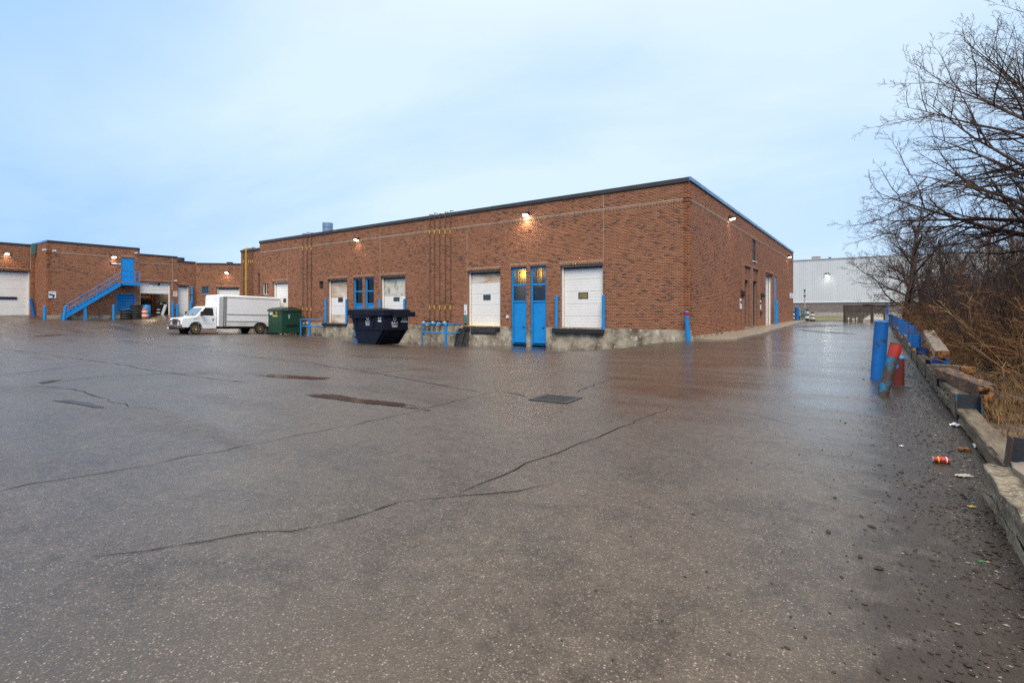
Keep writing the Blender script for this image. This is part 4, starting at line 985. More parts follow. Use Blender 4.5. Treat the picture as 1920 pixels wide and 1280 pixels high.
# ------------------------------------------------------------------ wall lamps
def wall_lamp(Mw, s_, z, label, watts, hot='lamp_on', sz=1.0, col=(1,.80,.56)):
    o_ = Mw @ Vector((s_, 0, z)); t = thing('wall_lamp', o_, label, 'wall lamp', 'lit lamps on the brick walls')
    Mt = Mw @ Matrix.Translation((s_, 0, z)) @ Matrix.Diagonal((sz, sz, sz, 1))
    b = MB(Mt); b.box(-.09,.09,.012,.05,-.13,.13); b.build('back_plate', M['dark'], t)
    b = MB(Mt); b.prism([(.05,-.10),(.05,.14),(.20,.14),(.34,.02),(.34,-.03)], -.17, .17, 'x'); b.build('housing', M['dark'], t, bevel=.01)
    b = MB(Mt); b.prism([(.055,-.104),(.335,-.036),(.30,-.085),(.10,-.13)], -.12, .12, 'x'); b.build('lens', M[hot], t)
    l = bpy.data.lights.new('lamp_light', 'SPOT'); l.energy = watts*.085; l.color = col; l.shadow_soft_size = .12*sz; l.spot_size = R_(165); l.spot_blend = .6
    lo_ = bpy.data.objects.new('lamp_light', l); COL.objects.link(lo_); lo_.location = Mw @ Vector((s_, .24*sz+.03, z-.18*sz))
    lo_.rotation_euler = (Mw.to_3x3() @ Vector((0, -.25, 1))).to_track_quat('Z', 'Y').to_euler()
    return t
s_, z = fs(989, 402); wall_lamp(MF, s_, z, 'glaring lit wall lamp high above the two glazed blue doors', 420, 'lamp_hot', 1.0)
s_, z = fs(672, 449); wall_lamp(MF, s_, z, 'lit wall lamp on the long facade above the navy skip', 150)
s_, z = rs(1366.7, 409); wall_lamp(MR, s_, z, 'lit wall lamp on the side wall, nearer the warehouse corner', 70)
s_, z = rs(1476.5, 481); wall_lamp(MR, s_, z, 'lit wall lamp near the far end of the side wall', 60)
s_, z = ss_(12, 475); wall_lamp(MS, s_, z, 'lit wall lamp above the widest white overhead door', 170, sz=1.15)
s_, z = ls(212, 481); wall_lamp(ML, s_, z, 'lit wall lamp beside the raised blue door', 170, sz=1.15)
s_, z = ds(426.5, 510.5); wall_lamp(MD, s_, z, 'lit wall lamp on the angled brick bay behind the truck', 150, sz=1.15)
# cameras on the wing
def camera_box(u, v, label, fn=ls, Mw=ML):
    s_, z = fn(u, v); t = thing('security_camera', Mw @ Vector((s_, 0, z)), label, 'camera'); b = MB(Mw); b.box(s_-.05,s_+.05,.01,.05,z-.05,z+.05); b.tube((s_,.05,z),(s_,.2,z+.04),.025,n=6); b.build('bracket', M['print'], t)
    b = MB(Mw); b.beam((s_-.14,.22,z-.03),(s_+.12,.22,z+.05),.11,.11); b.build('body', M['print'], t)
camera_box(81.5, 468.5, 'white security camera near the top left corner of the brick block'); camera_box(100.5, 470.5, 'white security camera right of the corner one on the brick block'); camera_box(253.4, 474.5, 'white security camera above the raised blue door')
camera_box(327.5, 526.5, 'white light fitting between the open workshop and narrow white door')

# ------------------------------------------------------------------ signs, boxes
def plate(name, Mw, fn, u0, u1, vt, vb, mat, label, cat, n0=.018, th=.02, sub=None):
    r = rect(fn, u0, u1, vt, vb); t = thing(name, Mw @ Vector(((r[0]+r[1])/2, 0, r[2])), label, cat); b = MB(Mw); b.box(r[0], r[1], n0, n0+th, r[2], r[3]); b.build('panel', M[mat], t); return t, r
t, r = plate('camera_sign', ML, ls, 91, 105, 546, 559, 'print', 'square white sign with a black camera picture on the brick block', 'sign', sub=1)
cx_, cz_ = (r[0]+r[1])/2, (r[2]+r[3])/2; b = MB(ML)
b.beam((cx_-.22,.045,cz_+.04),(cx_+.16,.045,cz_-.08),.01,.13,(0,0,1)); b.box(cx_+.02,cx_+.12,.04,.05,cz_-.24,cz_-.12); b.build('camera_picture', M['printk'], t)
b = MB(ML); b.box(cx_-.2,cx_+.2,.04,.044,cz_+.2,cz_+.235); b.box(cx_-.14,cx_+.14,.04,.044,cz_-.30,cz_-.275); b.build('print_line', M['grey'], t)
t, r = plate('door_sign', ML, ls, 206, 224.5, 492.3, 496.3, 'navyp', 'narrow navy sign with white print beside the raised blue door', 'sign')
b = MB(ML); x = r[0]+.14
for i in range(9): b.box(x, x+.06, .04, .044, (r[2]+r[3])/2-.05, (r[2]+r[3])/2+.05); x += .085
b.build('print_line', M['print'], t)
t, r = plate('notice_sign', ML, ls, 324.2, 332.4, 546, 556, 'signp', 'pale notice sign with faint red lines left of the narrow white door', 'sign')
b = MB(ML)
for i in range(4): b.box(r[0]+.06, r[1]-.06-.08*(i % 2), .04, .044, r[3]-.12-.1*i, r[3]-.09-.1*i)
b.build('print_line', M['printr'], t)
# no-parking sign on the side wall
t, r = plate('no_parking_sign', MR, rs, 1480.3, 1487, 549.6, 559.5, 'print', 'white no parking sign with red ring at the far end of the side wall', 'sign')
cs, cz_ = (r[0]+r[1])/2, r[3]-(r[3]-r[2])*.36; rad = (r[3]-r[2])*.27
b = MB(MR); n = 24
for i in range(n):
    a, c = 2*math.pi*i/n, 2*math.pi*(i+1)/n
    def pt(an, rr): return (cs+rr*math.cos(an)*.9, .041, cz_+rr*math.sin(an))
    b.add([pt(a, rad), pt(c, rad), pt(c, rad*.78), pt(a, rad*.78)], [(0,1,2,3)])
b.beam((cs-.6*rad,.043,cz_+.6*rad),(cs+.6*rad,.043,cz_-.6*rad),.004,.04); b.box(r[0]+.08, r[1]-.08, .04, .043, r[2]+.08, r[2]+.14); b.build('red_ring', M['printr'], t)
pp = MR @ Vector((cs, .0405, cz_)); text('P', rad*1.5, pp, (0,1,0), (0,0,1), M['printk'], t)
# mail boxes, notice plates by the glass doors
def mailbox(u0, u1, vt, vb, label):
    r = rect(rs, u0, u1, vt, vb); m = (r[0]+r[1])/2; w_ = .22; t = thing('mailbox', MR @ Vector((m, 0, r[2])), label, 'mailbox')
    b = MB(MR); b.box(m-w_, m+w_, .012, .22, r[2], r[3]-.06); b.build('box', M['black'], t, bevel=.01)
    b = MB(MR); b.prism([(.0,r[3]-.055),(.0,r[3]+.02),(.25,r[3]-.055)], m-w_-.01, m+w_+.01, 'x'); b.build('lid', M['black'], t)
mailbox(1387.5, 1393, 545, 553, 'black mailbox left of the dark glass doors'); mailbox(1424.5, 1430.5, 550, 558, 'black mailbox right of the dark glass doors')
for u0, u1, vt, vb, lb in ((1386.3, 1390, 560, 579, 'tall white unit number plate left of the dark glass doors'), (1423.2, 1426.3, 563, 580, 'tall white unit number plate right of the dark glass doors')):
    t, r = plate('number_plate', MR, rs, u0, u1, vt, vb, 'print', lb, 'sign'); b = MB(MR); b.box(r[0]+.05, r[1]-.05, .04, .043, r[3]-.30, r[3]-.14); b.build('number', M['printk'], t)
t, r = plate('meter_box', MR, rs, 1423.6, 1427, 583, 589, 'black', 'small black box low on the wall below the right number plate', 'box', th=.1)
b = MB(MR); b.box(r[0]+.03,r[1]-.03,.12,.13,r[2]+.03,r[3]-.03); b.build('lid', M['dark'], t)
t, r = plate('switch_box', MF, fs, 950.5, 954.6, 591, 596.5, 'print', 'small white electrical box on the brick beside the left glazed blue door', 'box', th=.07)
b = MB(MF); b.box(r[0]+.02,r[1]-.02,.09,.1,r[2]+.02,r[3]-.02); b.build('cover', M['print'], t)

# ------------------------------------------------------------------ roof vents
def vent(c, r, h, label, mat='galv'):
    t = thing('roof_vent', c, label, 'roof vent'); b = MB(Matrix.Translation(Vector(c))); b.lathe([(r*.8, -.4), (r*.8, h*.45)], n=20); b.build('duct', M[mat], t, smooth=True, auto=40)
    b = MB(Matrix.Translation(Vector(c)))
    for k in range(3): b.lathe([(r*(1+.015*k), h*(.45+.185*k)), (r*(1.02+.015*k), h*(.62+.185*k))], n=20)
    b.build('hood', M[mat], t, smooth=True, auto=40); return t
yv = CY+5; p = onY(614.5, 435, yv); q = onY(614.5, 418, yv); vent((p[0], yv, ROOF-.3), .46, q[2]-ROOF+.3, 'blue grey cylindrical vent hood on the warehouse roof')
p = onX(339.6, 487, XL-3); q = onX(339.6, 483, XL-3); vent((p[0], p[1], p[2]-.5), .32, q[2]-p[2]+.5, 'small mushroom vent on the lower roof of the wing', 'dark')
p = onX(431, 494, XL-6); q = onX(431, 491.6, XL-6); vent((p[0], p[1], p[2]-.5), .35, q[2]-p[2]+.5, 'low vent above the angled brick bay', 'dark')

# ------------------------------------------------------------------ gas services
def pipes(us, vtop, vbot, label, thick=None, bands=(), yellow=()):
    t = thing('gas_pipe_set', MF @ Vector((fs(us[0])[0], 0, fs(us[0], vbot)[1])), label, 'gas pipes')
    for i, u in enumerate(us):
        s_, zb = fs(u, vbot); r = .026 if i not in yellow else .055; out_ = .09 if fs(u)[0] < s_end else -.02
        zt = (ROOF if fs(u)[0] < s_end else ZLOW)+.06+.05*math.sin(i*2.1); b = MB(MF)
        b.path([(s_, out_, zb), (s_, out_, zt), (s_-.0, out_-.30, zt+.03)], r, 8)
        pp_ = b.build('pipe', M['yellow'] if i in yellow else M['pipe'], t)
        for vb_ in bands:
            z = fs(u, vb_)[1]
            if i in yellow: continue
            b = MB(MF); b.tube((s_, out_, z-.13), (s_, out_, z+.13), r+.007, n=8); b.build('yellow_band', M['yellow'], pp_)
    return t
pipes([807.5, 816.2, 826, 836.5, 846], 400, 600, 'five thin brown gas pipes rising from the blue railed meters', bands=(435, 576))
pipes([569.4, 577.5, 585.2], 440, 598, 'three thin brown gas pipes above the small blue rail by the green bin', bands=(466, 579))
pipes([456, 461, 466, 469.5, 473], 468, 560, 'gas pipes at the far end of the facade, one thick and yellow', bands=(490,), yellow=(1,))
def meter(name_t, u, v, n_, sz, i):
    s_, z = fs(u, v); Mt = MF @ Matrix.Translation((s_, n_, z)); b = MB(Mt)
    b.lathe([(.05*sz,-.17*sz),(.12*sz,-.14*sz),(.15*sz,-.04*sz),(.15*sz,.06*sz),(.10*sz,.13*sz),(.05*sz,.15*sz)], n=10)
    m_ = b.build('meter', M['meter'], name_t, smooth=True, auto=50)
    b = MB(Mt); b.tube((0,.13*sz,0),(0,.17*sz,0),.07*sz,n=10); b.build('dial', M['print'] if i % 2 else M['dark'], m_)
    b = MB(Mt); b.path([(-.06,0,.12*sz),(-.06,0,.40),(-.06,-n_+.12,.40)], .018, 6); b.build('feed_pipe', M['pipe'], m_)
gm = thing('gas_meter_set', MF @ Vector((fs(820)[0], .3, gz(*(MF @ Vector((fs(820)[0], .3, 0)))[:2]))), 'row of grey gas meters behind the wide blue guard rail', 'gas meters')
for i, u in enumerate((801, 809, 818, 829, 840)): meter(gm, u, 606+(i % 2)*2, .32, .95, i)
b = MB(MF); b.box(fs(842)[0], fs(799)[0], .06, .16, .68, .84); b.build('manifold', M['dark'], gm)
b = MB(MF); s_ = fs(813)[0]; b.path([(s_,.32,.2),(s_,.32,-.75)], .02, 6); b.build('standpipe', M['grey'], gm)
gm2 = thing('gas_meter_set', MF @ Vector((fs(578)[0], .3, gz(*(MF @ Vector((fs(578)[0], .3, 0)))[:2]))), 'cluster of gas meters behind the narrow blue guard rail by the green bin', 'gas meters')
for i, u in enumerate((571, 576, 583)): meter(gm2, u, 606+(i % 2), .32, .9, i)
def guard_rail(u0, u1, vt, vm, posts, label, n_=.95):
    yb = CY-n_; t = None
    def P(u, v): p = onY(u, v, yb); return p
    a, c = P(u0, vt), P(u1, vt); t = thing('guard_rail', (a[0], yb, gz(a[0], yb)), label, 'guard rail')
    zt_ = P(posts[0], vt)[2]; zm = P(posts[0], vm)[2]
    for z in (zt_, zm):
        b = MB(); b.tube((a[0], yb, z), (c[0], yb, z), .045, n=10); b.tube((c[0], yb, z), (c[0], CY-.05, z), .045, n=10); b.build('rail', M['blue'], t)
    for i, u in enumerate(posts):
        p = P(u, vt); b = MB(); b.tube((p[0], yb, gz(p[0], yb)-.05), (p[0], yb, zt_+.03), .05 if i == 0 else .085, n=12); b.build('post', M['bluew'], t)
guard_rail(790.5, 845, 606.5, 623, (792, 836), 'wide blue pipe guard rail round the gas meters left of the black rags')
guard_rail(563, 590, 598.5, 611.5, (564, 580), 'narrow blue pipe guard rail right of the green bin')

# torn black rubber hanging beside the dock door, with the pole above it
p0 = MF @ Vector((fs(871)[0], .2, 0)); t = thing('rubber_curtain', (p0.x, p0.y, gz(p0.x, p0.y)), 'torn black rubber strips heaped beside the dock door right of the gas meters', 'rubber strips')
r = random.Random(5); s0_, zt_ = fs(870.5, 607)
for i in range(26):
    a = s0_+r.uniform(-.42,.42); top = .55-r.uniform(0,.35)-abs(a-s0_)*.5; n0 = r.uniform(.06,.22); b = MB(MF); zb = gz(p0.x, p0.y); pts = []
    x = a; nn_ = n0
    for k in range(6):
        tt = k/5; pts.append((x, nn_, top+(zb-.02-top)*tt)); x += r.uniform(-.05,.05)*(1+tt); nn_ += r.uniform(0,.06)*(1+tt)
    wv = r.uniform(.05,.11)
    for q0_, q1_ in zip(pts, pts[1:]): b.beam(q0_, q1_, .03, wv, (1,.2,0))
    b.build('strip', M['black'], t)
s_, zb = fs(874.5, 606); zt_ = fs(874.5, 571)[1]; t = thing('marker_post', MF @ Vector((s_, .1, zb)), 'white and green marker post left of the plain dock door', 'marker post')
b = MB(MF); b.box(s_-.09, s_+.09, .02, .12, zb+.0, zb+(zt_-zb)*.45); b.build('lower_post', M['teal'], t); b = MB(MF); b.box(s_-.09, s_+.09, .03, .12, zb+(zt_-zb)*.45+.005, zt_); b.build('upper_post', M['print'], t)
b = MB(MF); b.box(s_-.03, s_+.03, .121, .125, zb+(zt_-zb)*.55, zb+(zt_-zb)*.68); b.build('slot', M['printk'], t)

# ------------------------------------------------------------------ the box truck, backed up to its door
TX, TY = -41.5, 16.7; tz = gz(TX-.5, 17.6)+.012
tr = thing('box_truck', (0,0,0), 'white box truck with tan wheels backed up to the warehouse, front towards the yard', 'truck')
def tb(): return MB()
W2 = 2.05                                     # cab width; x runs 0 (visible side) to -W2
# cab: side profile swept across the width, drawn in (y, z)
cabp = [(.12,.62),(.06,.80),(.10,1.10),(.16,1.20),(.95,1.30),(1.02,1.33),(1.62,2.02),(1.80,2.12),(2.45,2.16),(2.52,2.14),(2.52,1.33),(2.52,.42),(1.55,.42),(1.50,.60),(1.38,.80),(1.18,.92),(.92,.92),(.72,.80),(.60,.60),(.56,.50),(.12,.50)]
b = tb()
def inset(y, z): return max(0.0, z-1.33)*.16       # the cab narrows toward the roof
n = len(cabp); vs = []
for sx in (0, 1):
    for y, z in cabp: k = inset(y, z); vs.append((-k if sx == 0 else -W2+k, y, z))
lo_f = [0,1,2,3,4,5]+list(range(10, n)); up_f = [5,6,7,8,9,10]
b.add(vs, [tuple(reversed(lo_f)), tuple(reversed(up_f)), tuple(n+i for i in lo_f), tuple(n+i for i in up_f)]+[(i,(i+1)%n,n+(i+1)%n,n+i) for i in range(n)])
cab = b.build('cab', M['truck'], tr, bevel=.03)
def side_poly(pts, mat, name, parent, off=.006, both=True):
    b = tb()
    for sx in ((0, 1) if both else (0,)):
        vs = []
        for y, z in pts: k = inset(y, z)-off; vs.append((-k if sx == 0 else -W2+k, y, z))
        b.add(vs, [tuple(range(len(pts)))])
    return b.build(name, M[mat], parent)
side_poly([(1.32,1.42),(2.30,1.40),(2.26,2.0),(1.72,2.0),(1.60,1.86)], 'glass', 'side_window', cab)
side_poly([(1.22,.50),(1.24,.50),(1.24,1.36),(1.22,1.36)], 'wgap', 'door_seam', cab); side_poly([(2.38,.50),(2.395,.50),(2.395,2.0),(2.38,2.0)], 'wgap', 'door_seam', cab)
side_poly([(1.24,.80),(2.38,.80),(2.38,.815),(1.24,.815)], 'wgap', 'trim_line', cab); side_poly([(2.20,1.03),(2.30,1.03),(2.30,1.17),(2.20,1.17)], 'black', 'door_handle', cab, .012)
side_poly([(.86,1.15),(1.16,1.17),(1.16,1.20),(.86,1.19)], 'black', 'fender_vent', cab, .012)
def on_shield(t, x): return (x, 1.02+(1.60-1.02)*t-.012, 1.34+(2.0-1.34)*t+.012)
b = tb(); b.add([on_shield(.04,-.14), on_shield(.04,-W2+.14), on_shield(.97,-W2+.2), on_shield(.97,-.2)], [(0,1,2,3)]); ws = b.build('windscreen', M['wind'], cab)
for x in (-.55, -1.3):
    b = tb(); p_, q_ = on_shield(.03, x), on_shield(.30, x-.38); b.beam(Vector(p_)+Vector((0,-.02,.02)), Vector(q_)+Vector((0,-.02,.02)), .02, .03); b.build('wiper', M['black'], ws)
b = tb(); b.box(-W2+.62, -.62, .02, .10, .66, 1.14); gr = b.build('grille', M['grille'], cab)
for z in (.76, .88, 1.0, 1.10):
    b = tb(); b.box(-W2+.64, -.64, -.005, .03, z-.022, z+.022); b.build('grille_bar', M['chrome'], gr)
b = tb(); b.lathe([(.10,0),(.10,.02)], n=12, T=Matrix.Translation((-W2/2, .015, .92)) @ Matrix.Rotation(R_(90),4,'X') @ Matrix.Diagonal((1.4,.7,1,1))); b.build('badge', M['grille'], gr)
for x in (-.36, -W2+.36):
    b = tb(); b.box(x-.24, x+.24, .035, .11, .70, 1.06); h = b.build('headlight', M['lampw'], cab)
    b = tb(); b.box(x-.2 if x > -1 else x-.2, x+.2, .028, .034, .92, 1.03); b.build('lens', M['chrome'], h); b = tb(); b.box(x+.08 if x > -1 else x-.22, x+.22 if x > -1 else x-.08, .020, .0275, .72, .90); b.build('indicator', M['amber'], h)
b = tb(); b.prism([(-.16,.48),(-.18,.54),(-.18,.66),(-.12,.70),(.10,.70),(.10,.48)], -W2-.02, .02, 'x'); bu = b.build('front_bumper', M['chrome'], tr, bevel=.02)
b = tb(); b.box(-W2+.5,-.5,-.187,-.17,.55,.63); b.build('air_slot', M['black'], bu); b = tb(); b.box(-W2+.30,-W2+.60,-.20,-.19,.38,.53); b.build('licence_plate', M['print'], bu)
b = tb(); b.box(-W2+.05,-.05,-.05,.3,.36,.477); b.build('air_dam', M['black'], tr)
for sx in (1, -1):
    x = -.0 if sx == 1 else -W2; b = tb(); b.beam((x-.05*sx, 1.36, 1.46), (x+.24*sx, 1.30, 1.50), .05, .04); mi = b.build('mirror', M['black'], tr)
    b = tb(); b.box(x+.14*sx, x+.38*sx, 1.26, 1.36, 1.36, 1.72); b.build('mirror_shell', M['black'], mi, bevel=.03)
# cargo box
X0, X1, Y0, Y1, ZB0, ZB1 = .22, -W2-.22, 2.55, 7.55, .60, 3.04
b = tb(); rr = .34; prof = []
def boxprof(): return [(X0,Y0+.30),(X0-.10,Y0+.08),(X0-.30,Y0),(X1+.30,Y0),(X1+.10,Y0+.08),(X1,Y0+.30),(X1,Y1),(X0,Y1)]
b.prism([(x,y) for x,y in boxprof()], ZB0, ZB1-.16, 'z'); body = b.build('cargo_box', M['truck'], tr)
b = tb(); pr = boxprof(); cx_, cy_ = (X0+X1)/2, (Y0+Y1)/2; top = []
vs = [(x,y,ZB1-.158) for x,y in pr]+[(cx_+(x-cx_)*.995,cy_+(y-cy_)*.995+.02,ZB1-.05) for x,y in pr]+[(cx_+(x-cx_)*.96,cy_+(y-cy_)*.975+.03,ZB1) for x,y in pr]; n = 8
b.add(vs, [(k*n+i,k*n+(i+1)%n,(k+1)*n+(i+1)%n,(k+1)*n+i) for k in range(2) for i in range(n)]+[tuple(range(2*n,3*n))]); b.build('roof_cap', M['truck'], body, bevel=.02)
# over-cab nose of the box
b = tb()
for z in (ZB1-.155, ZB0):
    pass
b = tb(); b.box(X0-.002, X0+.012, Y0+.31, Y1, ZB1-.22, ZB1-.155); b.box(X0-.002, X0+.012, Y1-.05, Y1, ZB0, ZB1-.221); b.build('top_rail', M['alu'], body)
b = tb(); b.add([(X0+.012,Y0+.31,ZB0-.02),(X0+.012,Y0+.31,ZB1-.17),(X0-.095,Y0+.07,ZB1-.17),(X0-.095,Y0+.07,ZB0-.02),(X0+.012,Y0+.60,ZB0-.02),(X0+.012,Y0+.60,ZB1-.17)], [(0,1,2,3),(4,5,1,0)]); b.build('corner_post', M['alu'], body)
for y in (Y0+.36, Y0+.5): 
    b = tb(); b.box(X0+.014,X0+.02,y,y+.04,ZB0,ZB1-.2); b.build('rivet_strip', M['grey'], body)
b = tb(); b.box(X0+.002, X0+.022, Y0+.61, Y1-.05, 1.50, 1.57); b.build('rub_rail', M['alu'], body)
b = tb(); b.box(X0+.002, X0+.022, Y0+.61, Y0+3.1, .96, 1.03); b.build('rub_rail', M['alu'], body)
b = tb(); b.box(X0+.002, X0+.006, Y0+.61, Y1-.05, ZB0, .955); b.build('skirt', M['trucklo'], body)
b = tb(); b.box(X0+.002,X0+.03,Y1-.95,Y1-.6,.98,1.06); b.build('marker_lens', M['grille'], body)
b = tb(); b.box(X0-.4, X1+.4, 2.4, 7.5, .40, .598); b.build('chassis', M['black'], tr)
for xa_, xb_ in ((X0+.002, X0+.008), (X1-.008, X1-.002)):
    b = tb(); b.prism([(5.85+.60*math.cos(a), .36+.60*math.sin(a)) for a in [math.pi*k/14 for k in range(15)]], xa_, xb_, 'x'); b.build('wheel_arch', M['black'], body)
def wheel(x, y, r, wd, side, parent):
    Mt = Matrix.Translation((x, y, r)) @ Matrix.Rotation(R_(90)*side, 4, 'Y')
    b = MB(Mt); b.lathe([(r*.62,-wd/2),(r*.9,-wd/2),(r,-wd*.36),(r,wd*.36),(r*.9,wd/2),(r*.62,wd/2)], n=24); t_ = b.build('wheel', M['tyre'], parent, smooth=True, auto=35)
    b = MB(Mt); b.lathe([(r*.60,wd*.3),(r*.63,wd*.505),(r*.56,wd*.52),(r*.50,wd*.36),(r*.30,wd*.40),(r*.24,wd*.56),(r*.10,wd*.58)], n=24); rm = b.build('rim', M['rim'], t_, smooth=True, auto=35)
    for k in range(6):
        a = 2*math.pi*k/6; b = MB(Mt); b.tube((r*.40*math.cos(a),r*.40*math.sin(a),wd*.34),(r*.40*math.cos(a),r*.40*math.sin(a),wd*.43),r*.075,n=8); b.build('rim_hole', M['black'], rm)
for y, e in ((1.05, -.10), (5.85, X0-.09)):
    wheel(e, y, .37, .25, 1, tr); wheel(-W2-e, y, .37, .25, -1, tr)
rehome(tr, (TX, TY, tz), (-.024, 0, 0))

# ------------------------------------------------------------------ navy skip
def logo(parent, o_, xd, s=1.0, name='BAM'):
    """round leaf mark over the firm's three letters"""
    o_ = Vector(o_); xd = Vector(xd); zd = Vector((0,0,1)); nn = xd.cross(zd); b = MB()
    n = 18
    for i in range(n):
        if i in (3, 4): continue
        a, c = 2*math.pi*i/n, 2*math.pi*(i+1)/n
        P = lambda an, rr: o_+xd*(rr*math.cos(an)*s)+zd*((rr*math.sin(an)+.30)*s)+nn*.004
        b.add([P(a,.15),P(c,.15),P(c,.085),P(a,.085)], [(0,1,2,3)])
    for a in (.6, 2.2): b.add([o_+xd*(.0)+zd*.30*s+nn*.005, o_+xd*(.09*math.cos(a)*s)+zd*((.09*math.sin(a)+.30)*s)+nn*.005, o_+xd*(.09*math.cos(a+.7)*s)+zd*((.09*math.sin(a+.7)+.30)*s)+nn*.005], [(0,1,2)])
    b.build('leaf_mark', M['print'], parent)
    text(name, .30*s, o_+nn*.004, xd, zd, M['print'], parent, squeeze=.9)
    b = MB()
    for k, (w_, z) in enumerate(((.24,-.17),(.20,-.235))): b.add([o_+xd*(-w_*s)+zd*(z*s)+nn*.004, o_+xd*(w_*s)+zd*(z*s)+nn*.004, o_+xd*(w_*s)+zd*((z+.035)*s)+nn*.004, o_+xd*(-w_*s)+zd*((z+.035)*s)+nn*.004], [(0,1,2,3)])
    b.build('print_line', M['print'], parent)
kx, ky0, ky1 = -23.2, 19.95, 21.85
kz = gz(-24.6, 20.4)-.01; ztop = 1.40
sk = thing('waste_skip', (-24.7, 20.9, kz), 'dented navy blue steel waste skip with white lettering in front of the dock', 'skip')
zs_ = onY(719, 618, ky0)[2]
pl_ = [(-26.22, ztop), (-23.2, ztop), (-23.2, zs_), (-23.95, kz+.03), (-25.5, kz+.03)]
b = MB(); b.prism(pl_, ky0, ky1, 'y'); sb = b.build('hopper', M['navy'], sk, bevel=.015)
b = MB(); b.box(-26.36, -23.09, ky0-.10, ky1+.1, ztop-.22, ztop+.13); b.build('rim_band', M['navy'], sk, bevel=.02)
b = MB(); b.box(-26.28, -23.17, ky0-.02, ky1+.02, ztop+.131, ztop+.17); b.build('lid', M['black'], sk, bevel=.01)
b = MB(); b.prism([(ky0+.1, ztop+.172),(ky0+.9, ztop+.25),(ky1-.1, ztop+.20)], -26.2, -24.3, 'x'); b.build('waste_cover', M['black'], sk)
b = MB(); b.box(-23.085, -22.92, ky0+.55, ky1+.35, ztop-.30, ztop+.02); b.build('lift_pocket', M['navy'], sk, bevel=.01)
b = MB(); b.tube((-26.0, ky0-.16, ztop-.30), (-24.2, ky0-.16, ztop-.30), .05, n=10); b.build('lift_bar', M['navy'], sk)
for x in (-26.0, -24.9, -24.2):
    b = MB(); b.box(x-.04, x+.04, ky0-.2, ky0-.004, ztop-.36, ztop-.23); b.build('bracket', M['navy'], sk)
for x in (-25.6, -24.05):
    b = MB(); zb_ = .1; b.box(x-.045, x+.045, ky0-.05, ky0-.003, zs_+.05, ztop-.36); b.build('rib', M['navy'], sk)
b = MB(); b.box(-25.95, -23.22, ky0-.045, ky0-.003, zs_-.03, zs_+.045); b.box(-23.197, -23.15, ky0, ky1, zs_-.02, zs_+.06); b.build('belt_rib', M['navy'], sk)
for y in (ky0+.2, ky1-.2):
    b = MB(); b.prism([(-23.205, zs_-.03), (-23.93, kz+.05), (-23.85, kz+.05), (-23.205, zs_-.16)], y-.05, y+.05, 'y'); b.build('gusset', M['navy'], sk)
b = MB(); b.box(-25.6,-23.9,ky0+.1,ky1-.1,kz-.02,kz+.03); b.build('skid', M['black'], sk)
p = onY(689.5, 602, ky0); logo(sk, (p[0], ky0-.006, p[2]-.06), (1,0,0), .78)
p = onX(740, 606, kx); logo(sk, (kx+.006, p[1], p[2]+.0), (0,1,0), .92)
p = onY(713, 597, ky0); text('4158', .20, (p[0]-.06, ky0-.008, p[2]), (1,0,0), (0,0,1), M['print'], sk, squeeze=.75); 
p = onX(757.5, 597.5, kx); text('4158', .22, (kx+.008, p[1], p[2]), (0,1,0), (0,0,1), M['print'], sk, squeeze=.9)
b = MB(); p = onY(713, 601.5, ky0); b.box(p[0]-.2, p[0]+.1, ky0-.01, ky0-.006, p[2]-.05, p[2]+.03); p = onX(758, 602.5, kx); b.box(kx+.006, kx+.01, p[1]-.28, p[1]+.25, p[2]-.05, p[2]+.04); b.build('print_line', M['print'], sk)

# ------------------------------------------------------------------ green bin
gx0, gy0 = -37.5, 22.2; gxl = onY(503, 600, gy0)[0]; gy1 = min(CY-.25, onX(566, 600, gx0)[1]); gzb = gz(gx0-.5, gy0+.3)
gt = onY(527, 579.5, gy0)[2]
gbn = thing('garbage_bin', ((gx0+gxl)/2, (gy0+gy1)/2, gzb), 'dark green steel garbage bin with black lid and stickers behind the truck', 'garbage bin')
b = MB(); b.box(gxl, gx0, gy0, gy1, gzb+.13, gt-.02); bd = b.build('body', M['green'], gbn, bevel=.015)
b = MB(); b.box(gxl-.06, gx0+.06, gy0-.06, gy0-.003, gt-.16, gt-.02); b.box(gx0+.003, gx0+.06, gy0-.003, gy1, gt-.16, gt-.02); b.build('rim', M['green'], gbn)
mx_ = (gxl+gx0)/2
b = MB(); b.prism([(gy0-.08, gt-.015),(gy0+.3, gt+.10),((gy0+gy1)/2, gt+.16),(gy1, gt+.02)], gxl-.08, gx0+.08, 'x'); b.build('lid', M['lid'], gbn, bevel=.01)
b = MB(); ym = (gy0+gy1)/2; b.box(gx0+.002, gx0+.10, ym-.55, ym+.45, gzb+.72, gzb+.92); b.build('fork_pocket', M['green'], gbn, bevel=.01)
b = MB(); b.box(gx0+.10, gx0+.103, ym-.45, ym+.35, gzb+.74, gzb+.82); b.build('pocket_mouth', M['printk'], gbn)
for x in (gxl+.2, gx0-.2):
    for y in (gy0+.2, gy1-.25):
        b = MB(); b.tube((x-.04,y,gzb+.07),(x+.04,y,gzb+.07),.07,n=10); b.box(x-.06,x+.06,y-.05,y+.05,gzb+.1,gzb+.14); b.build('caster', M['black'], gbn)
p = onY(508.8, 586, gy0); b = MB(); b.box(p[0]-.22, p[0]+.20, gy0-.012, gy0-.004, p[2]-.17, p[2]+.15); b.build('label_panel', M['print'], gbn)
text('W', .22, (p[0]-.08, gy0-.014, p[2]-.01), (1,0,0), (0,0,1), M['printg'], gbn); text('M', .22, (p[0]+.09, gy0-.014, p[2]-.01), (1,0,0), (0,0,1), M['printo'], gbn)
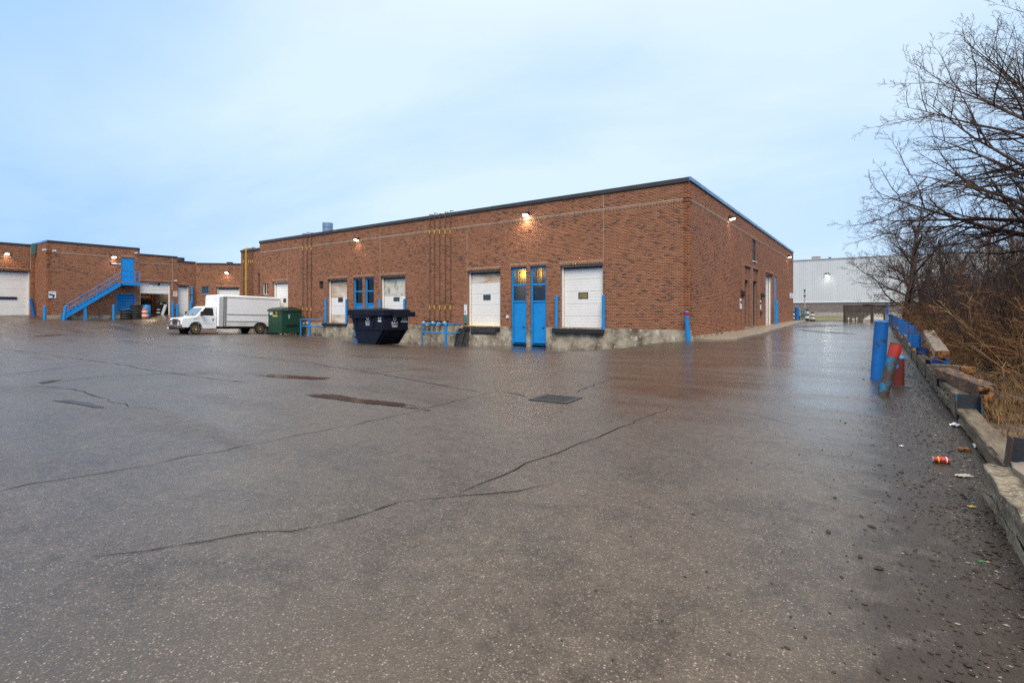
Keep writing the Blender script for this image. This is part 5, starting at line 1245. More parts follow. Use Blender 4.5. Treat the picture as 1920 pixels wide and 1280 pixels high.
p = onY(518.5, 584.5, gy0); b = MB(); b.box(p[0]-.1, p[0]+.1, gy0-.012, gy0-.004, p[2]-.12, p[2]+.12); b.build('sticker', M['yellow'], gbn); b = MB(); b.box(p[0]+.17, p[0]+.27, gy0-.012, gy0-.004, p[2]+.04, p[2]+.16); b.build('sticker', M['print'], gbn)
p = onY(516, 592, gy0); b = MB(); b.box(p[0]-.35, p[0]+.33, gy0-.012, gy0-.004, p[2]-.07, p[2]+.06); b.build('yellow_strip', M['yellow'], gbn)
b = MB(); p = onX(542, 593, gx0); b.box(gx0+.003, gx0+.006, p[1]-.03, p[1]+.03, p[2]-.16, p[2]+.14); b.box(gx0+.003, gx0+.006, p[1]-.09, p[1]+.1, p[2]+.06, p[2]+.09); b.build('paint_mark', M['print'], gbn)

# ------------------------------------------------------------------ tyre stacks, drums at the workshop
def tyre_mesh(r, h):
    b = MB(); b.lathe([(r*.58,.02),(r*.80,0),(r*.97,h*.18),(r,h*.32),(r,h*.68),(r*.97,h*.82),(r*.80,h),(r*.58,h-.02)], n=16); return b
def tyre_stack(u, n_, cnt, label):
    s_, _ = lsn(n_)(u); x, y = XL+n_, YB+s_; z = gz(x, y); t = thing('tyre_stack', (x, y, z), label, 'tyre stack'); h = .235
    o0 = tyre_mesh(.43, .225).build('tyre', M['tyre'], None, smooth=True, auto=40)
    for k in range(cnt):
        o_ = o0 if k == 0 else o0.copy()
        if k: COL.objects.link(o_)
        o_.parent = t; o_.location = (rnd.uniform(-.05,.05), rnd.uniform(-.05,.05), k*h)
tyre_stack(234.5, 1.0, 4, 'shorter stack of black tyres in front of the blue louvre'); tyre_stack(254, 1.0, 6, 'taller stack of black tyres beside the open workshop door')
def drum(x, y, z, h, r, label, cols=('orange','print'), name='traffic_drum'):
    t = thing(name, (x, y, z), label, 'traffic drum'); nb = 5
    for k in range(nb):
        za, zb = h*k/nb+.03, h*(k+1)/nb; ra = r*(1-.07*k); b = MB(Matrix.Translation((x,y,z))); b.lathe([(ra, za),(ra*.955, zb-.001)], n=16); b.build('stripe', M[cols[k % 2]], t, smooth=True, auto=40)
    b = MB(Matrix.Translation((x,y,z))); b.lathe([(r*1.25,-.02),(r*1.25,.05),(r*1.0,.06)], n=16); b.build('base_ring', M['black'], t)
    b = MB(Matrix.Translation((x,y,z))); b.lathe([(r*.66,h),(r*.60,h+.04)], n=16); b.build('top', M[cols[0]], t)
s_, _ = lsn(1.1)(271); drum(XL+1.1, YB+s_, gz(XL+1.1, YB+s_), .95, .36, 'orange and white traffic drum beside the tyre stacks')
s_, _ = lsn(.5)(275); x, y = XL+.5, YB+s_; t = thing('blue_barrel', (x, y, gz(x, y)), 'blue plastic barrel behind the orange traffic drum at the workshop door', 'barrel')
b = MB(Matrix.Translation((x, y, gz(x, y)))); b.lathe([(.30,0),(.33,.1),(.33,.55),(.34,.60),(.33,.65),(.33,1.15),(.28,1.25)], n=16); b.build('body', M['blue'], t, smooth=True, auto=40)
b = MB(Matrix.Translation((x, y, gz(x, y)))); b.lathe([(.2,1.251),(.2,1.29)], n=12); b.build('lid', M['blued'], t)
# racks of tyres inside
def tyre_rack(s0, s1, n_, label, rows=3, per=8):
    o_ = ML @ Vector(((s0+s1)/2, n_, 1.09)); t = thing('tyre_rack', o_, label, 'tyre rack'); H = .95
    for s_ in (s0, s1):
        for d_ in (-.35, .35):
            b = MB(ML); b.box(s_-.04, s_+.04, n_+d_-.04, n_+d_+.04, 1.09, 1.09+rows*H+.3); b.build('upright', M['red'], t)
    first = None
    for r in range(rows):
        for d_ in (-.3, .3):
            b = MB(ML); b.box(s0, s1, n_+d_-.03, n_+d_+.03, 1.2+r*H, 1.26+r*H); b.build('shelf_bar', M['dark'], t)
        for k in range(per):
            p_ = ML @ Vector((s0+.25+(s1-s0-.5)*k/(per-1), n_, 1.27+r*H+.34))
            if first is None:
                b = MB(); b.lathe([(.20,-.10),(.30,-.11),(.34,-.06),(.34,.06),(.30,.11),(.20,.10)], n=14, T=Matrix.Rotation(R_(90),4,'X')); first = b.build('tyre', M['tyre'], None, smooth=True, auto=40)
                b = MB(); b.lathe([(.215,-.06),(.215,.06)], n=12, T=Matrix.Rotation(R_(90),4,'X')); rm = b.build('rim', M['alu'], first); q_ = first
            else:
                q_ = copy_tree(first)
            q_.parent = t; q_.location = p_-Vector(o_); q_.rotation_euler = (0,0,R_(55)+rnd.uniform(-.1,.1))
o = O['open']
tyre_rack(o[0]+.0, o[0]+1.9, -2.6, 'rack of tyres inside the left of the open workshop', 3, 6)
t = thing('machine_cabinet', ML @ Vector((o[0]+2.6, -2.2, 1.08)), 'dark machine cabinet standing inside the open workshop right of the tyre rack', 'machine')
b = MB(ML); b.box(o[0]+2.25, o[0]+3.0, -2.6, -1.7, 1.085, 2.5); b.build('body', M['interd'], t, bevel=.05); b = MB(ML); b.box(o[0]+2.35, o[0]+2.6, -1.69, -1.66, 2.2, 2.35); b.build('control_panel', M['print'], t)
s_ = o[0]+2.05; p_ = ML @ Vector((s_, -1.2, 1.09)); drum(p_.x, p_.y, p_.z, .8, .2, 'narrow black and white striped drum inside the open workshop', ('printk','print'))
t = thing('leaning_board', ML @ Vector((o[1]-.3, -.8, 1.09)), 'pale board leaning inside the right jamb of the open workshop', 'board'); b = MB(ML); b.beam((o[1]-.45,-.9,1.1),(o[1]-.16,-.8,2.2),.08,.25); b.build('board', M['print'], t)
b = MB(ML); b.box(o[1]-.47,o[1]-.35,-1.1,-.7,1.085,1.12); b.build('foot_block', M['dark'], t)
t = thing('wall_calendar', ML @ Vector((o[1]-1.4, -6.9, 2.6)), 'pale paper poster hanging on the back wall of the open workshop', 'poster'); b = MB(ML); b.box(o[1]-1.7,o[1]-1.2,-6.98,-6.95,2.2,3.1); b.build('sheet', M['print'], t)

# ------------------------------------------------------------------ beyond the driveway: white hall, lawn, screen wall, street clutter
FY = 92.0
def fy(u, v, y=FY): return onY(u, v, y)
hall = thing('white_warehouse', (-2, FY, .6), 'far white ribbed metal warehouse on a grey block base beyond the driveway', 'warehouse')
x0, x1, zt_, zb_ = -26.0, 26.0, 9.42, 2.95
nr = int((x1-x0)/.30); prof = []
for i in range(nr):
    x = x0+i*.30; prof += [(x, .0), (x+.16, .0), (x+.19, -.03), (x+.27, -.03)]
prof.append((x0+nr*.30, 0))
vs = [(x, FY+y, z) for z in (zb_, zt_) for x, y in prof]; n = len(prof); b = MB(); b.add(vs, [(i, i+1, n+i+1, n+i) for i in range(n-1)]); b.build('metal_wall', M['corr'], hall, fix=False)
b = MB(); b.box(x0, x1, FY-.10, FY+.3, zt_, zt_+.16); b.build('eaves_trim', M['alu'], hall); b = MB(); b.box(x0, x1, FY-.08, FY+.1, zb_-.10, zb_); b.build('drip_trim', M['print'], hall)
b = MB(); b.box(x0, x1, FY+.05, FY+.4, 1.35, zb_-.102); b.build('block_wall', M['farbrick'], hall)
b = MB(); b.box(x0, x1, FY-.02, FY+.4, .2, 1.346); b.build('foundation', M['palestuff'], hall)
b = MB(); b.box(x0, x1, FY+.45, FY+30, .2, zt_-.05); b.build('roof', M['alu'], hall)
p = fy(1528, 489); t = thing('roof_unit', (p[0], FY+2, zt_), 'boxy pale rooftop unit on the far white warehouse', 'roof unit'); b = MB(); b.box(p[0]-.55, p[0]+.55, FY+1.4, FY+2.6, zt_-.05, zt_+.62); b.build('housing', M['palestuff'], t, bevel=.03); b = MB(); b.box(p[0]-.6, p[0]+.6, FY+1.35, FY+2.65, zt_+.621, zt_+.67); b.build('lid', M['alu'], t)
p = fy(1554, 488); t = thing('roof_vent', (p[0], FY+2, zt_), 'tiny vent pipe on the far white warehouse roof', 'roof vent'); b = MB(); b.tube((p[0],FY+2,zt_-.1),(p[0],FY+2,zt_+.35),.1,n=8); b.build('duct', M['dark'], t); b = MB(); b.tube((p[0],FY+2,zt_+.351),(p[0],FY+2,zt_+.5),.2,n=8); b.build('hood', M['dark'], t)
p = fy(1551, 515); wall_lamp(frame_of((p[0], FY-.06), (-1,0), (0,-1)), 0, p[2], 'white flood lamp glowing on the far ribbed warehouse', 110, 'lamp_w', 1.7, (.85,1,.95))
# lawn
b = MB(); xs_ = np.linspace(-30, 30, 31); ys_ = np.linspace(67, 91.9, 12); vs = [(x, y, gz(x, y)+.05+.03*math.sin(x*1.3+y)) for y in ys_ for x in xs_]; n = 31
b.add(vs, [(j*n+i, j*n+i+1, (j+1)*n+i+1, (j+1)*n+i) for j in range(11) for i in range(30)]); tag(b.build('lawn', M['lawn'], smooth=True, fix=False), None, None, kind='structure')
# broken brown screen wall
SY = 63.2
def sp(u, v): return onY(u, v, SY)
sw = thing('screen_fence', (sp(1620, 604)[0], SY, .37), 'brown board screen fence with broken bottoms at the end of the driveway', 'fence')
us_ = [1583.5+i*2.55 for i in range(30)]
def bot(u):
    if 1590.5 < u < 1593.5: return 595
    if 1598.6 < u < 1601.5: return 597
    if 1604.5 < u < 1607: return 595
    if 1619 < u < 1632: return 598-(u-1620)*.8
    if u > 1638.5: return 588.5+1.2*math.sin(u)
    return 604.2
for u in us_:
    xa, xb = sp(u-1.27, 585)[0]+.006, sp(u+1.27, 585)[0]-.006; um = u; zt2 = sp(u, 572)[2]; zb2 = sp(u, bot(u))[2]; b = MB(); b.box(xa, xb, SY-.03-.012*rnd.random(), SY+.03, max(zb2, .3), zt2+rnd.uniform(-.02,.02)); b.build('board', M['rustbin'], sw)
b = MB(); xa, xb = sp(1582, 585)[0], sp(1660, 585)[0]
for v in (573.5, 584): z = sp(1620, v)[2]; b.box(xa, xb, SY+.032, SY+.12, z-.06, z+.06)
b.build('rail', M['rustbin'], sw)
for u in (1583, 1634, 1658.5):
    p = sp(u, 571); b = MB(); b.box(p[0]-.09, p[0]+.09, SY+.125, SY+.28, .2, p[2]); b.build('post', M['rustbin'], sw)
x = sp(1627, 570); b = MB(); b.box(sp(1618,570)[0], sp(1638,570)[0], SY-.1, SY+.2, sp(1620,571.9)[2], sp(1620,570)[2]); b.build('top_plank', M['rustbin'], sw)
xa, xb = sp(1584, 585)[0], sp(1662, 585)[0]; t = thing('added_pale_slab', ((xa+xb)/2, SY+2.5, .38), 'pale low slab added behind the broken fence boards in place of bright wet ground', 'barrier')
b = MB(); b.prism([(SY+2.2,.3),(SY+2.2,.6),(SY+2.4,.9),(SY+2.45,1.12),(SY+2.7,1.12),(SY+2.75,.9),(SY+2.95,.6),(SY+2.95,.3)], xa, xb+1.5, 'x'); b.build('body', M['palestuff'], t)  # added slab, its pale colour stands for sky reflected in wet ground
for yy_, xx_ in ((SY+1.7, xa+1.0), (SY+1.8, xa+2.6)):
    pass
for u, v0, v1, y, lb, cols in ((1523.5, 597, 585.5, 66.5, 'striped traffic drum standing on the lawn edge, nearest the screen fence', ('pipe','print')), (1513, 596, 579.5, 66.0, 'black and white striped traffic drum beside the thin white pole', ('printk','print')), (1489, 600, 584, 64, 'striped traffic drum at the far corner of the brick side wall', ('printk','print'))):
    p = onY(u, v0, y); z = gz(p[0], y)+.06; zt3 = onY(u, v1, y)[2]; drum(p[0], y, z, max(.6, zt3-z), .24, lb, cols)
p = onY(1509, 597, 65.5); t = thing('street_pole', (p[0], 65.5, gz(p[0], 65.5)), 'thin white pole with small fittings beyond the brick side wall', 'pole'); zt3 = onY(1509, 546, 65.5)[2]
b = MB(); b.tube((p[0],65.5,.3),(p[0],65.5,zt3),.05,n=8); b.build('pole', M['alu'], t); b = MB(); b.box(p[0]-.14,p[0]+.14,65.35,65.45,zt3-.55,zt3-.45); b.tube((p[0],65.4,zt3-.02),(p[0],65.4,zt3+.2),.08,n=8); b.build('fitting', M['dark'], t)
p = onY(1500, 600, 64.5); t = thing('gas_riser', (p[0], 64.5, gz(p[0], 64.5)), 'tangle of teal and red gas pipework beside the dark blue bollard', 'gas pipework')
for i in range(6):
    x = p[0]-.35+i*.14; b = MB(); z1 = 1.2+.8*rnd.random(); b.path([(x,64.5+.1*i,.3),(x,64.5+.1*i,z1),(x+.2,64.5+.1*i,z1),(x+.2,64.5+.1*i,.9)], .05, 6); b.build('pipe', M[['teal','meter','redrust','teal','grey','teal'][i]], t)
b = MB(); b.box(p[0]-.25,p[0]+.15,64.2,64.4,1.0,1.5); b.build('meter', M['meter'], t)
p = onY(1663, 600, 61); t = thing('sign_post', (p[0], 61, gz(p[0], 61)), 'thin dark blue post right of the screen fence', 'post'); b = MB(); b.tube((p[0],61,.2),(p[0],61,onY(1663,568,61)[2]),.06,n=8); b.build('post', M['blued'], t); b = MB(); b.box(p[0]-.03,p[0]+.14,60.9,60.95,1.3,1.75); b.build('plate', M['blued'], t)

# ------------------------------------------------------------------ timber barrier along the east edge of the driveway
BX = 0.93
bank_x = axis([(1.02,4,.25),(4,14,1.0),(14,60,8)]); bank_y = axis([(-12,0,1),(0,22,.35),(22,62,1.5),(62,75,3)])
BXg, BYg = np.meshgrid(bank_x, bank_y)
def bank_z(x, y):
    e = np.clip((x-1.0)/5.0, 0, 1)
    return gz_arr(x, y)+0.05+0.55*e*e*(3-2*e)+.05*np.sin(x*2.3+y*1.1)*np.clip((x-1)/1, 0, 1)+.03*np.sin(y*3.7-x*2)
BZ = bank_z(BXg, BYg); nbx = len(bank_x); nby = len(bank_y); idx = np.arange(nbx*nby).reshape(nby, nbx)
gbk = np_mesh('grass_bank', np.stack([BXg.ravel(), BYg.ravel(), BZ.ravel()], 1), np.stack([idx[:-1,:-1], idx[:-1,1:], idx[1:,1:], idx[1:,:-1]], -1).reshape(-1, 4), M['bank'], smooth=True); tag(gbk, kind='structure')
def bz(x, y): return float(bank_z(np.array([x]), np.array([y]))[0])

pys = [5.65, 8.65, 11.2, 13.9, 16.6, 19.4, 22.2, 25, 27.8, 30.6, 33.5, 36.5, 39.5, 43, 47, 51, 55]
hts = [.40, .36, .40, .40, .50, .80, .92, .95, .9, .95, .9, .9, .9, .9, .9, .9, .9]
M['web_rust_shade'] = pm('rusted_shaded_web', (.022,.020,.020), (.012,.03,.055), 5, .7, bump=.3)  # rust, with the shade inside the near posts painted into the colour
rails = thing('timber_barrier', (BX, 16, 0), 'low weathered timber barrier slotted between blue steel posts along the driveway edge', 'barrier')
def rough_beam(a, c, wd, ht, mat, name, parent, seed=1, amp=.010, rings=34, bow=0.0):
    from mathutils import noise as nz
    a, c = Vector(a), Vector(c); d = (c-a); L = d.length; d.normalize(); sd_ = d.cross(Vector((0,0,1))).normalized(); up = sd_.cross(d); ch = .16
    prof = []
    for (x, z), (x2, z2) in (((-1,-1),(1,-1)),((1,-1),(1,1)),((1,1),(-1,1)),((-1,1),(-1,-1))):
        for t_ in (ch*.5, .3, .5, .7, 1-ch*.5): prof.append((x+(x2-x)*t_, z+(z2-z)*t_))
    n = len(prof); vs = []
    for k in range(rings):
        t_ = k/(rings-1); cen = a+d*(L*t_)+up*(bow*math.sin(math.pi*t_))
        for j, (x, z) in enumerate(prof):
            p = cen+sd_*(x*wd/2)+up*(z*ht/2); q_ = Vector((p.x*9+seed, p.y*1.6, p.z*9)); f = nz.noise(q_)*amp+nz.noise(q_*3.1)*amp*.5
            if nz.noise(Vector((j*1.7+seed, p.y*.9, seed))) > .45: f -= amp*1.6
            e = nz.noise(Vector((j*2.1, seed, k)))*.03 if k in (0, rings-1) else 0
            vs.append(p+(sd_*x+up*z)*f+d*e)
    fs = [(k*n+j, k*n+(j+1) % n, (k+1)*n+(j+1) % n, (k+1)*n+j) for k in range(rings-1) for j in range(n)]+[tuple(range(n-1,-1,-1)), tuple(range((rings-1)*n, rings*n))]
    b = MB(); b.add(vs, fs); return b.build(name, mat, parent)
r = random.Random(9)
for i, (y, h) in enumerate(zip(pys, hts)):
    g_ = gz(BX, y); lean = r.uniform(-.04,.06) if i else .10; T = Matrix.Translation((BX+.02, y, g_)) @ Matrix.Rotation(lean, 4, 'Y'); pm_ = 'bluepeel' if i < 5 else 'blued'
    b = MB(T); b.box(-.125,-.112,-.085,.085,-.2,h); b.box(.112,.125,-.085,.085,-.2,h); o_ = b.build('steel_post', M[pm_], rails); b = MB(T); b.box(-.112,.112,-.007,.007,-.2,h); b.build('post_web', M['web_rust_shade' if i < 4 else 'blued'], o_)
    if i < len(pys)-1:
        y1 = pys[i+1]; g2 = gz(BX, y1)
        rows = 1 if i == 0 else 2; hh = .15 if i else .17
        if i in (6, 9): rows = 3
        for k in range(rows):
            dz = .01+k*(hh+.008); ex = r.uniform(-.012,.012)
            a = Vector((BX+ex, y+.02, g_+dz+hh/2)); c = Vector((BX+r.uniform(-.015,.015), y1-.02, g2+dz+hh/2))
            rough_beam(a, c, .19, hh, M['woodg' if k == 0 and i > 0 else 'wood'] if i < 6 else M['woodg' if (i+k) % 2 else 'wood'], 'timber', rails, i*3+k, .012 if i < 3 else .008, 44 if i < 4 else 12)
# loose timbers lying on the barrier
t = thing('loose_timber', (BX+.2, 10, .55), 'rotten split timber lying crooked on top of the low barrier, its end broken orange', 'timber')
a, c = Vector((BX-.06, 11.0, .405)), Vector((BX+.22, 8.75, .40)); d = (c-a).normalized()
rough_beam(a, c, .20, .17, M['woodr'], 'timber', t, 91, .016, 40)
for i in range(9):
    q_ = c+Vector((r.uniform(-.085,.085), 0, r.uniform(-.07,.07)))-d*.05; b = MB(); L = r.uniform(.08,.24); b.beam(q_, q_+d*L+Vector((r.uniform(-.02,.02),0,r.uniform(-.02,.02))), r.uniform(.03,.07), r.uniform(.025,.06)); b.build('splinter', M['woodo'], t)
t = thing('loose_timber', (BX+.05, 14.6, .7), 'pale cut timber leaning up on the barrier behind the red bollard', 'timber')
rough_beam((BX+.08, 12.7, .60), (BX+.14, 16.7, .86), .22, .15, M['woodp'], 'timber', t, 55, .007, 24); b = MB(); b.beam((BX+.079, 12.63, .595), (BX+.08, 12.695, .60), .2, .13); b.build('split_end', M['woodo'], t)
t = thing('timber_block', (BX+.06, 13.0, .42), 'squat blue capped block under the low end of the pale timber', 'timber block'); b = MB(); b.box(BX-.06,BX+.2,12.85,13.2,.40,.515); b.build('block', M['blued'], t, bevel=.01); b = MB(); b.box(BX-.03,BX+.16,12.9,13.15,.516,.53); b.build('shim', M['woodr'], t)
t = thing('loose_timber', (BX+.2, 12.4, .5), 'short sawn timber stub sticking out sideways over the bank', 'timber')
b = MB(); b.beam((BX-.10, 12.15, .385), (BX+.28, 12.02, .385), .16, .14, (0,0,1)); b.build('timber', M['wood'], t, bevel=.012); b = MB(); b.beam((BX+.285, 12.02, .385), (BX+.46, 11.95, .38), .15, .13); b.build('rotten_end', M['woodo'], t, bevel=.02)
# broken concrete barrier end in the near corner
def rough_block(name, mat, x0, x1, y0, y1, z0, z1, parent, amp=.02, n=12, seed=1, slope=0):
    bm = bmesh.new(); bmesh.ops.create_cube(bm, size=1.0); bmesh.ops.subdivide_edges(bm, edges=bm.edges, cuts=n, use_grid_fill=True)
    r = np.random.default_rng(seed); from mathutils import noise as nz
    for v in bm.verts:
        p = Vector((x0+(v.co.x+.5)*(x1-x0), y0+(v.co.y+.5)*(y1-y0), z0+(v.co.z+.5)*(z1-z0)))
        if v.co.z > 0: p.z -= slope*max(0, (x1-x0)*.5-(p.x-x0))**1*.35
        q_ = nz.noise_vector(p*5.0)*amp+nz.noise_vector(p*19.0)*amp*.4; v.co = p+q_
    me = bpy.data.meshes.new(name); bm.to_mesh(me); bm.free(); me.materials.append(mat)
    me.transform(MW[parent.name].inverted()); o_ = bpy.data.objects.new(name, me); COL.objects.link(o_); o_.parent = parent; MW[o_.name] = MW[parent.name]; me.polygons.foreach_set('use_smooth', [True]*len(me.polygons)); return o_
t = thing('concrete_block', (.9, 4.2, 0), 'rough crumbling concrete barrier block at the near end of the timbers', 'concrete block')
rough_block('lower_body', M['conc'], .66, 1.20, 0.6, 5.22, -.1, .275, t, .034, 26, 3, .3)
rough_block('top_slab', M['walk'], .80, 1.22, .6, 5.24, .262, .302, t, .026, 22, 8)

# ------------------------------------------------------------------ bare trees, thicket, dry grass
def tubes(segs, nside=3):
    """segs: (p0, p1, r0, r1) rows -> vertex and face arrays of open tapered tubes"""
    A = np.array([np.r_[q[0], q[1], q[2], q[3]] for q in segs]); p0, p1, r0, r1 = A[:,:3], A[:,3:6], A[:,6], A[:,7]
    d = p1-p0; L = np.linalg.norm(d, axis=1, keepdims=True); L[L == 0] = 1; d /= L
    ref = np.where(np.abs(d[:,2:3]) < .9, np.array([[0,0,1.]]), np.array([[1.,0,0]])); a = np.cross(d, ref); a /= np.linalg.norm(a, axis=1, keepdims=True); c = np.cross(d, a)
    V = []; 
    for p, rr in ((p0, r0), (p1, r1)):
        for k in range(nside):
            t_ = 2*math.pi*k/nside; V.append(p+(a*math.cos(t_)+c*math.sin(t_))*rr[:,None])
    V = np.stack(V, 1); n = len(segs); f = np.array([(k, (k+1) % nside, nside+(k+1) % nside, nside+k) for k in range(nside)])
    return V.reshape(-1,3), (f[None]+2*nside*np.arange(n)[:,None,None]).reshape(-1,4)
RMIN = [.0026]
def grow(segs, p, d, L, r, lev, spec, R):
    """one shoot; spec[lev] = (segments, wander, tropism, children, child length, child angle, start)"""
    ns, wob, trop, nch, cl, ca, st = spec[lev]; p = np.array(p, float); d = np.array(d, float); d /= np.linalg.norm(d); pts = [p.copy()]; dirs = [d.copy()]
    for i in range(ns):
        d = d+np.array([R.gauss(0,1),R.gauss(0,1),R.gauss(0,1)])*wob; d[2] += trop; d /= np.linalg.norm(d); q_ = p+d*(L/ns)
        tp_ = .95 if lev == 0 else .82; ra, rb = max(r*(1-tp_*i/ns), RMIN[0]*.8), max(r*(1-tp_*(i+1)/ns), RMIN[0]*.8); segs.append((p, q_, ra, rb)); p = q_; pts.append(p.copy()); dirs.append(d.copy())
    if lev+1 >= len(spec) or nch <= 0: return
    for k in range(int(nch)):
        t_ = st+(1-st)*(k+R.random())/nch; f = t_*ns; i = min(int(f), ns-1); q_ = pts[i]+(pts[i+1]-pts[i])*(f-i); dd = dirs[i]
        a = np.cross(dd, [R.gauss(0,1),R.gauss(0,1),R.gauss(0,1)]); a /= np.linalg.norm(a)+1e-9; an = R_(ca)*(0.7+.6*R.random())
        nd = dd*math.cos(an)+a*math.sin(an); l = L*cl*(1-.55*t_)*(0.6+.8*R.random()); grow(segs, q_, nd, l, max(r*(1-.82*t_)*.55, RMIN[0]), lev+1, spec, R)
def tree(name, loc, label, cat, limbs, trunk_h, trunk_r, spec, seed, mats=('bark','twig'), lean=(0,0), group=None, nside=3, thin=1.0):
    R = random.Random(seed); t = thing(name, loc, label, cat, group); Mt = np.array(loc)
    tp = []; p = np.array([0,0,-.2]); d = np.array([lean[0], lean[1], 1.0]); d /= np.linalg.norm(d); n = 9; P = [p]
    for i in range(n):
        d = d+np.array([R.gauss(0,.05),R.gauss(0,.05),0]); d /= np.linalg.norm(d); q_ = p+d*(trunk_h+.2)/n; tp.append((p, q_, trunk_r*(1.25 if i == 0 else 1)*(1-.75*i/n), trunk_r*(1-.75*(i+1)/n))); p = q_; P.append(p)
    V, Fq = tubes(tp, 9); np_mesh('trunk', V+Mt, Fq, M[mats[0]], t, smooth=True)
    for k, (hf, az, el, L, rad) in enumerate(limbs):
        i = min(int(hf*n), n-1); q_ = P[i]+(P[i+1]-P[i])*(hf*n-i); sg = []
        grow(sg, q_, (math.cos(az)*math.cos(el), math.sin(az)*math.cos(el), math.sin(el)), L, rad, 0, spec, R)
        V, Fq = tubes(sg, nside); o_ = np_mesh('limb', V+Mt, Fq, M[mats[1]], t)
    return t
spec_big = [(12,.06,.008,15,.46,42,.16),(8,.09,.02,9,.40,42,.10),(5,.13,.03,6,.42,48,.12),(2,.16,.03,0,0,0,0)]
R = random.Random(21)
# the big tree whose limbs reach in from the right
tx, ty = 3.55, 12.9; tz_ = bz(tx, ty); left = math.atan2(-RD[1], -RD[0])
lim = []
for i in range(17):
    az = left+R.uniform(-1.15,1.15) if i < 14 else R.uniform(0, 6.28); hf = .36+.34*(i/17); el = .34+.76*(i/17)+R.uniform(-.12,.18); L_ = (3.9-1.0*(i/17)**2)*R.uniform(.85,1.08); lim.append((hf, az, el, L_, .075-.03*(i/17)))
tree('bare_tree', (tx, ty, tz_), 'largest bare tree, spreading twiggy limbs in from the right edge against the sky', 'tree', lim, 6.0, .17, spec_big, 4, ('bark','twig'), (-.04,-.02))
def ring_limbs(n, h0, L, el0, R, rad=.05):
    return [(h0+(1-h0)*(i+.5)/n*.98, i*2.4+R.uniform(-.4,.4), el0+.5*(i/n)+R.uniform(-.15,.15), L*(1-.45*i/n)*R.uniform(.8,1.1), rad*(1-.5*i/n)) for i in range(n)]
spec_mid = [(8,.09,.04,11,.50,44,.12),(6,.12,.04,8,.45,46,.10),(3,.16,.04,5,.45,46,.15),(1,.2,.04,0,0,0,0)]
spec_thk = [(8,.10,.05,10,.50,44,.14),(6,.12,.04,6,.45,46,.12),(3,.16,.04,0,.0,0,.15)]
RMIN[0] = .006
px_, py_ = 1.55, 41.0
tree('bare_tree', (px_, py_, bz(px_, py_)), 'bare tree with thick dark trunk standing where the blue posts end', 'tree', ring_limbs(24, .18, 4.9, .35, R, .085), 7.0, .30, spec_mid, 8, ('bark','twig'), (-.0,.0), nside=3)
lbls = ['slim bare tree behind the thick trunked one', 'bare grey thicket tree with a round crown above the brush', 'tall bare thicket tree behind the crossing limbs of the large tree', 'bare reddish thicket tree with upswept limbs', 'bare thicket tree half hidden low in the brush, furthest right', 'wide bare tree deep inside the thicket', 'bare tree just behind the screen fence end', 'spindly bare tree rising out of the brush', 'leaning bare tree at the back of the thicket', 'upright bare tree between the thick trunked one and the screen fence', 'bare tree with forked top at the far end of the thicket', 'low spreading bare tree beside the blue posts']
for i, (x, y, h) in enumerate([(3.4,47,6.5),(4.6,36,6.0),(5.6,27,5.6),(4.3,30,5.4),(7.2,20,4.6),(8.2,40,7.0),(3.0,55,7.0),(6.3,33,6.2),(9.5,30,6.6),(2.6,50,7.2),(4.8,54,7.6),(2.9,33,4.6)]):
    RR = random.Random(300+i); tree('bare_tree', (x, y, bz(x, y)), lbls[i], 'tree', ring_limbs(11, .15, h*.52, .55, RR, .045), h*.85, .10+.01*i, spec_mid if i % 3 == 0 else spec_thk, 40+i, ('bark', 'twigr' if i == 3 else 'twig'), (RR.uniform(-.1,.1), RR.uniform(-.1,.1)))
RMIN[0] = .0045
def shrub_proto(seed, mat, nst, L, spread, spec, rad=.012):
    R = random.Random(seed); sg = []
    for i in range(nst):
        az = R.random()*6.283; rr = R.random()**.5*spread*.4; el = R.uniform(.55,1.45)
        grow(sg, (rr*math.cos(az), rr*math.sin(az), -.05), (math.cos(az)*math.cos(el), math.sin(az)*math.cos(el), math.sin(el)), L*R.uniform(.5,1.1), rad*R.uniform(.6,1.2), 0, spec, R)
    V, Fq = tubes(sg, 3); return V, Fq
spec_sh = [(7,.12,.02,9,.42,48,.15),(5,.15,.02,6,.45,50,.1),(3,.18,.01,0,0,0,0)]
protos = []
for k, (mt, nst, L) in enumerate((('twigd', 34, 2.6), ('twigd', 40, 2.1), ('twig', 30, 2.9), ('twigr', 26, 2.3))):
    V, Fq = shrub_proto(70+k, mt, nst, L, 1.2, spec_sh); pr = np_mesh('stems', V, Fq, M[mt]); protos.append(pr.data); bpy.data.objects.remove(pr)
V, Fq = shrub_proto(90, 'twigd', 10, .6, .8, spec_sh[:2], .02); pr = np_mesh('stump', V, Fq, M['twigd']); stump = pr.data; bpy.data.objects.remove(pr)
R = random.Random(77); spots = []
for y in np.arange(9.5, 58, 2.0):
    for x in (2.9, 4.9, 7.2, 10.0):
        if y > 40 and x > 5: continue
        if x < 3 and y < 13: continue
        if x > 9 and y > 30: continue
        spots.append((x+R.uniform(-.7,.7), y+R.uniform(-.8,.8)))
for i, (x, y) in enumerate(spots):
    k = R.choice([0,0,1,2,2,3,3]) if y > 14 else R.choice([0,2,3,3]); s_ = R.uniform(1.0,1.5)*(1.04 if x > 3.9 else .68)
    t = thing('bare_shrub', (0,0,0), 'leafless brown shrub with dense tangled stems in the thicket beside the driveway', 'shrub', 'leafless shrubs of the thicket')
    for nm, me in (('stems', protos[k]), ('stump', stump)):
        o_ = bpy.data.objects.new(nm, me); COL.objects.link(o_); o_.parent = t
    for o_ in t.children: o_['kind'] = 'stuff'
    rehome(t, (x, y, bz(x, y)-.03), (R.uniform(-.12,.12), R.uniform(-.12,.12), R.random()*6.28), s_)
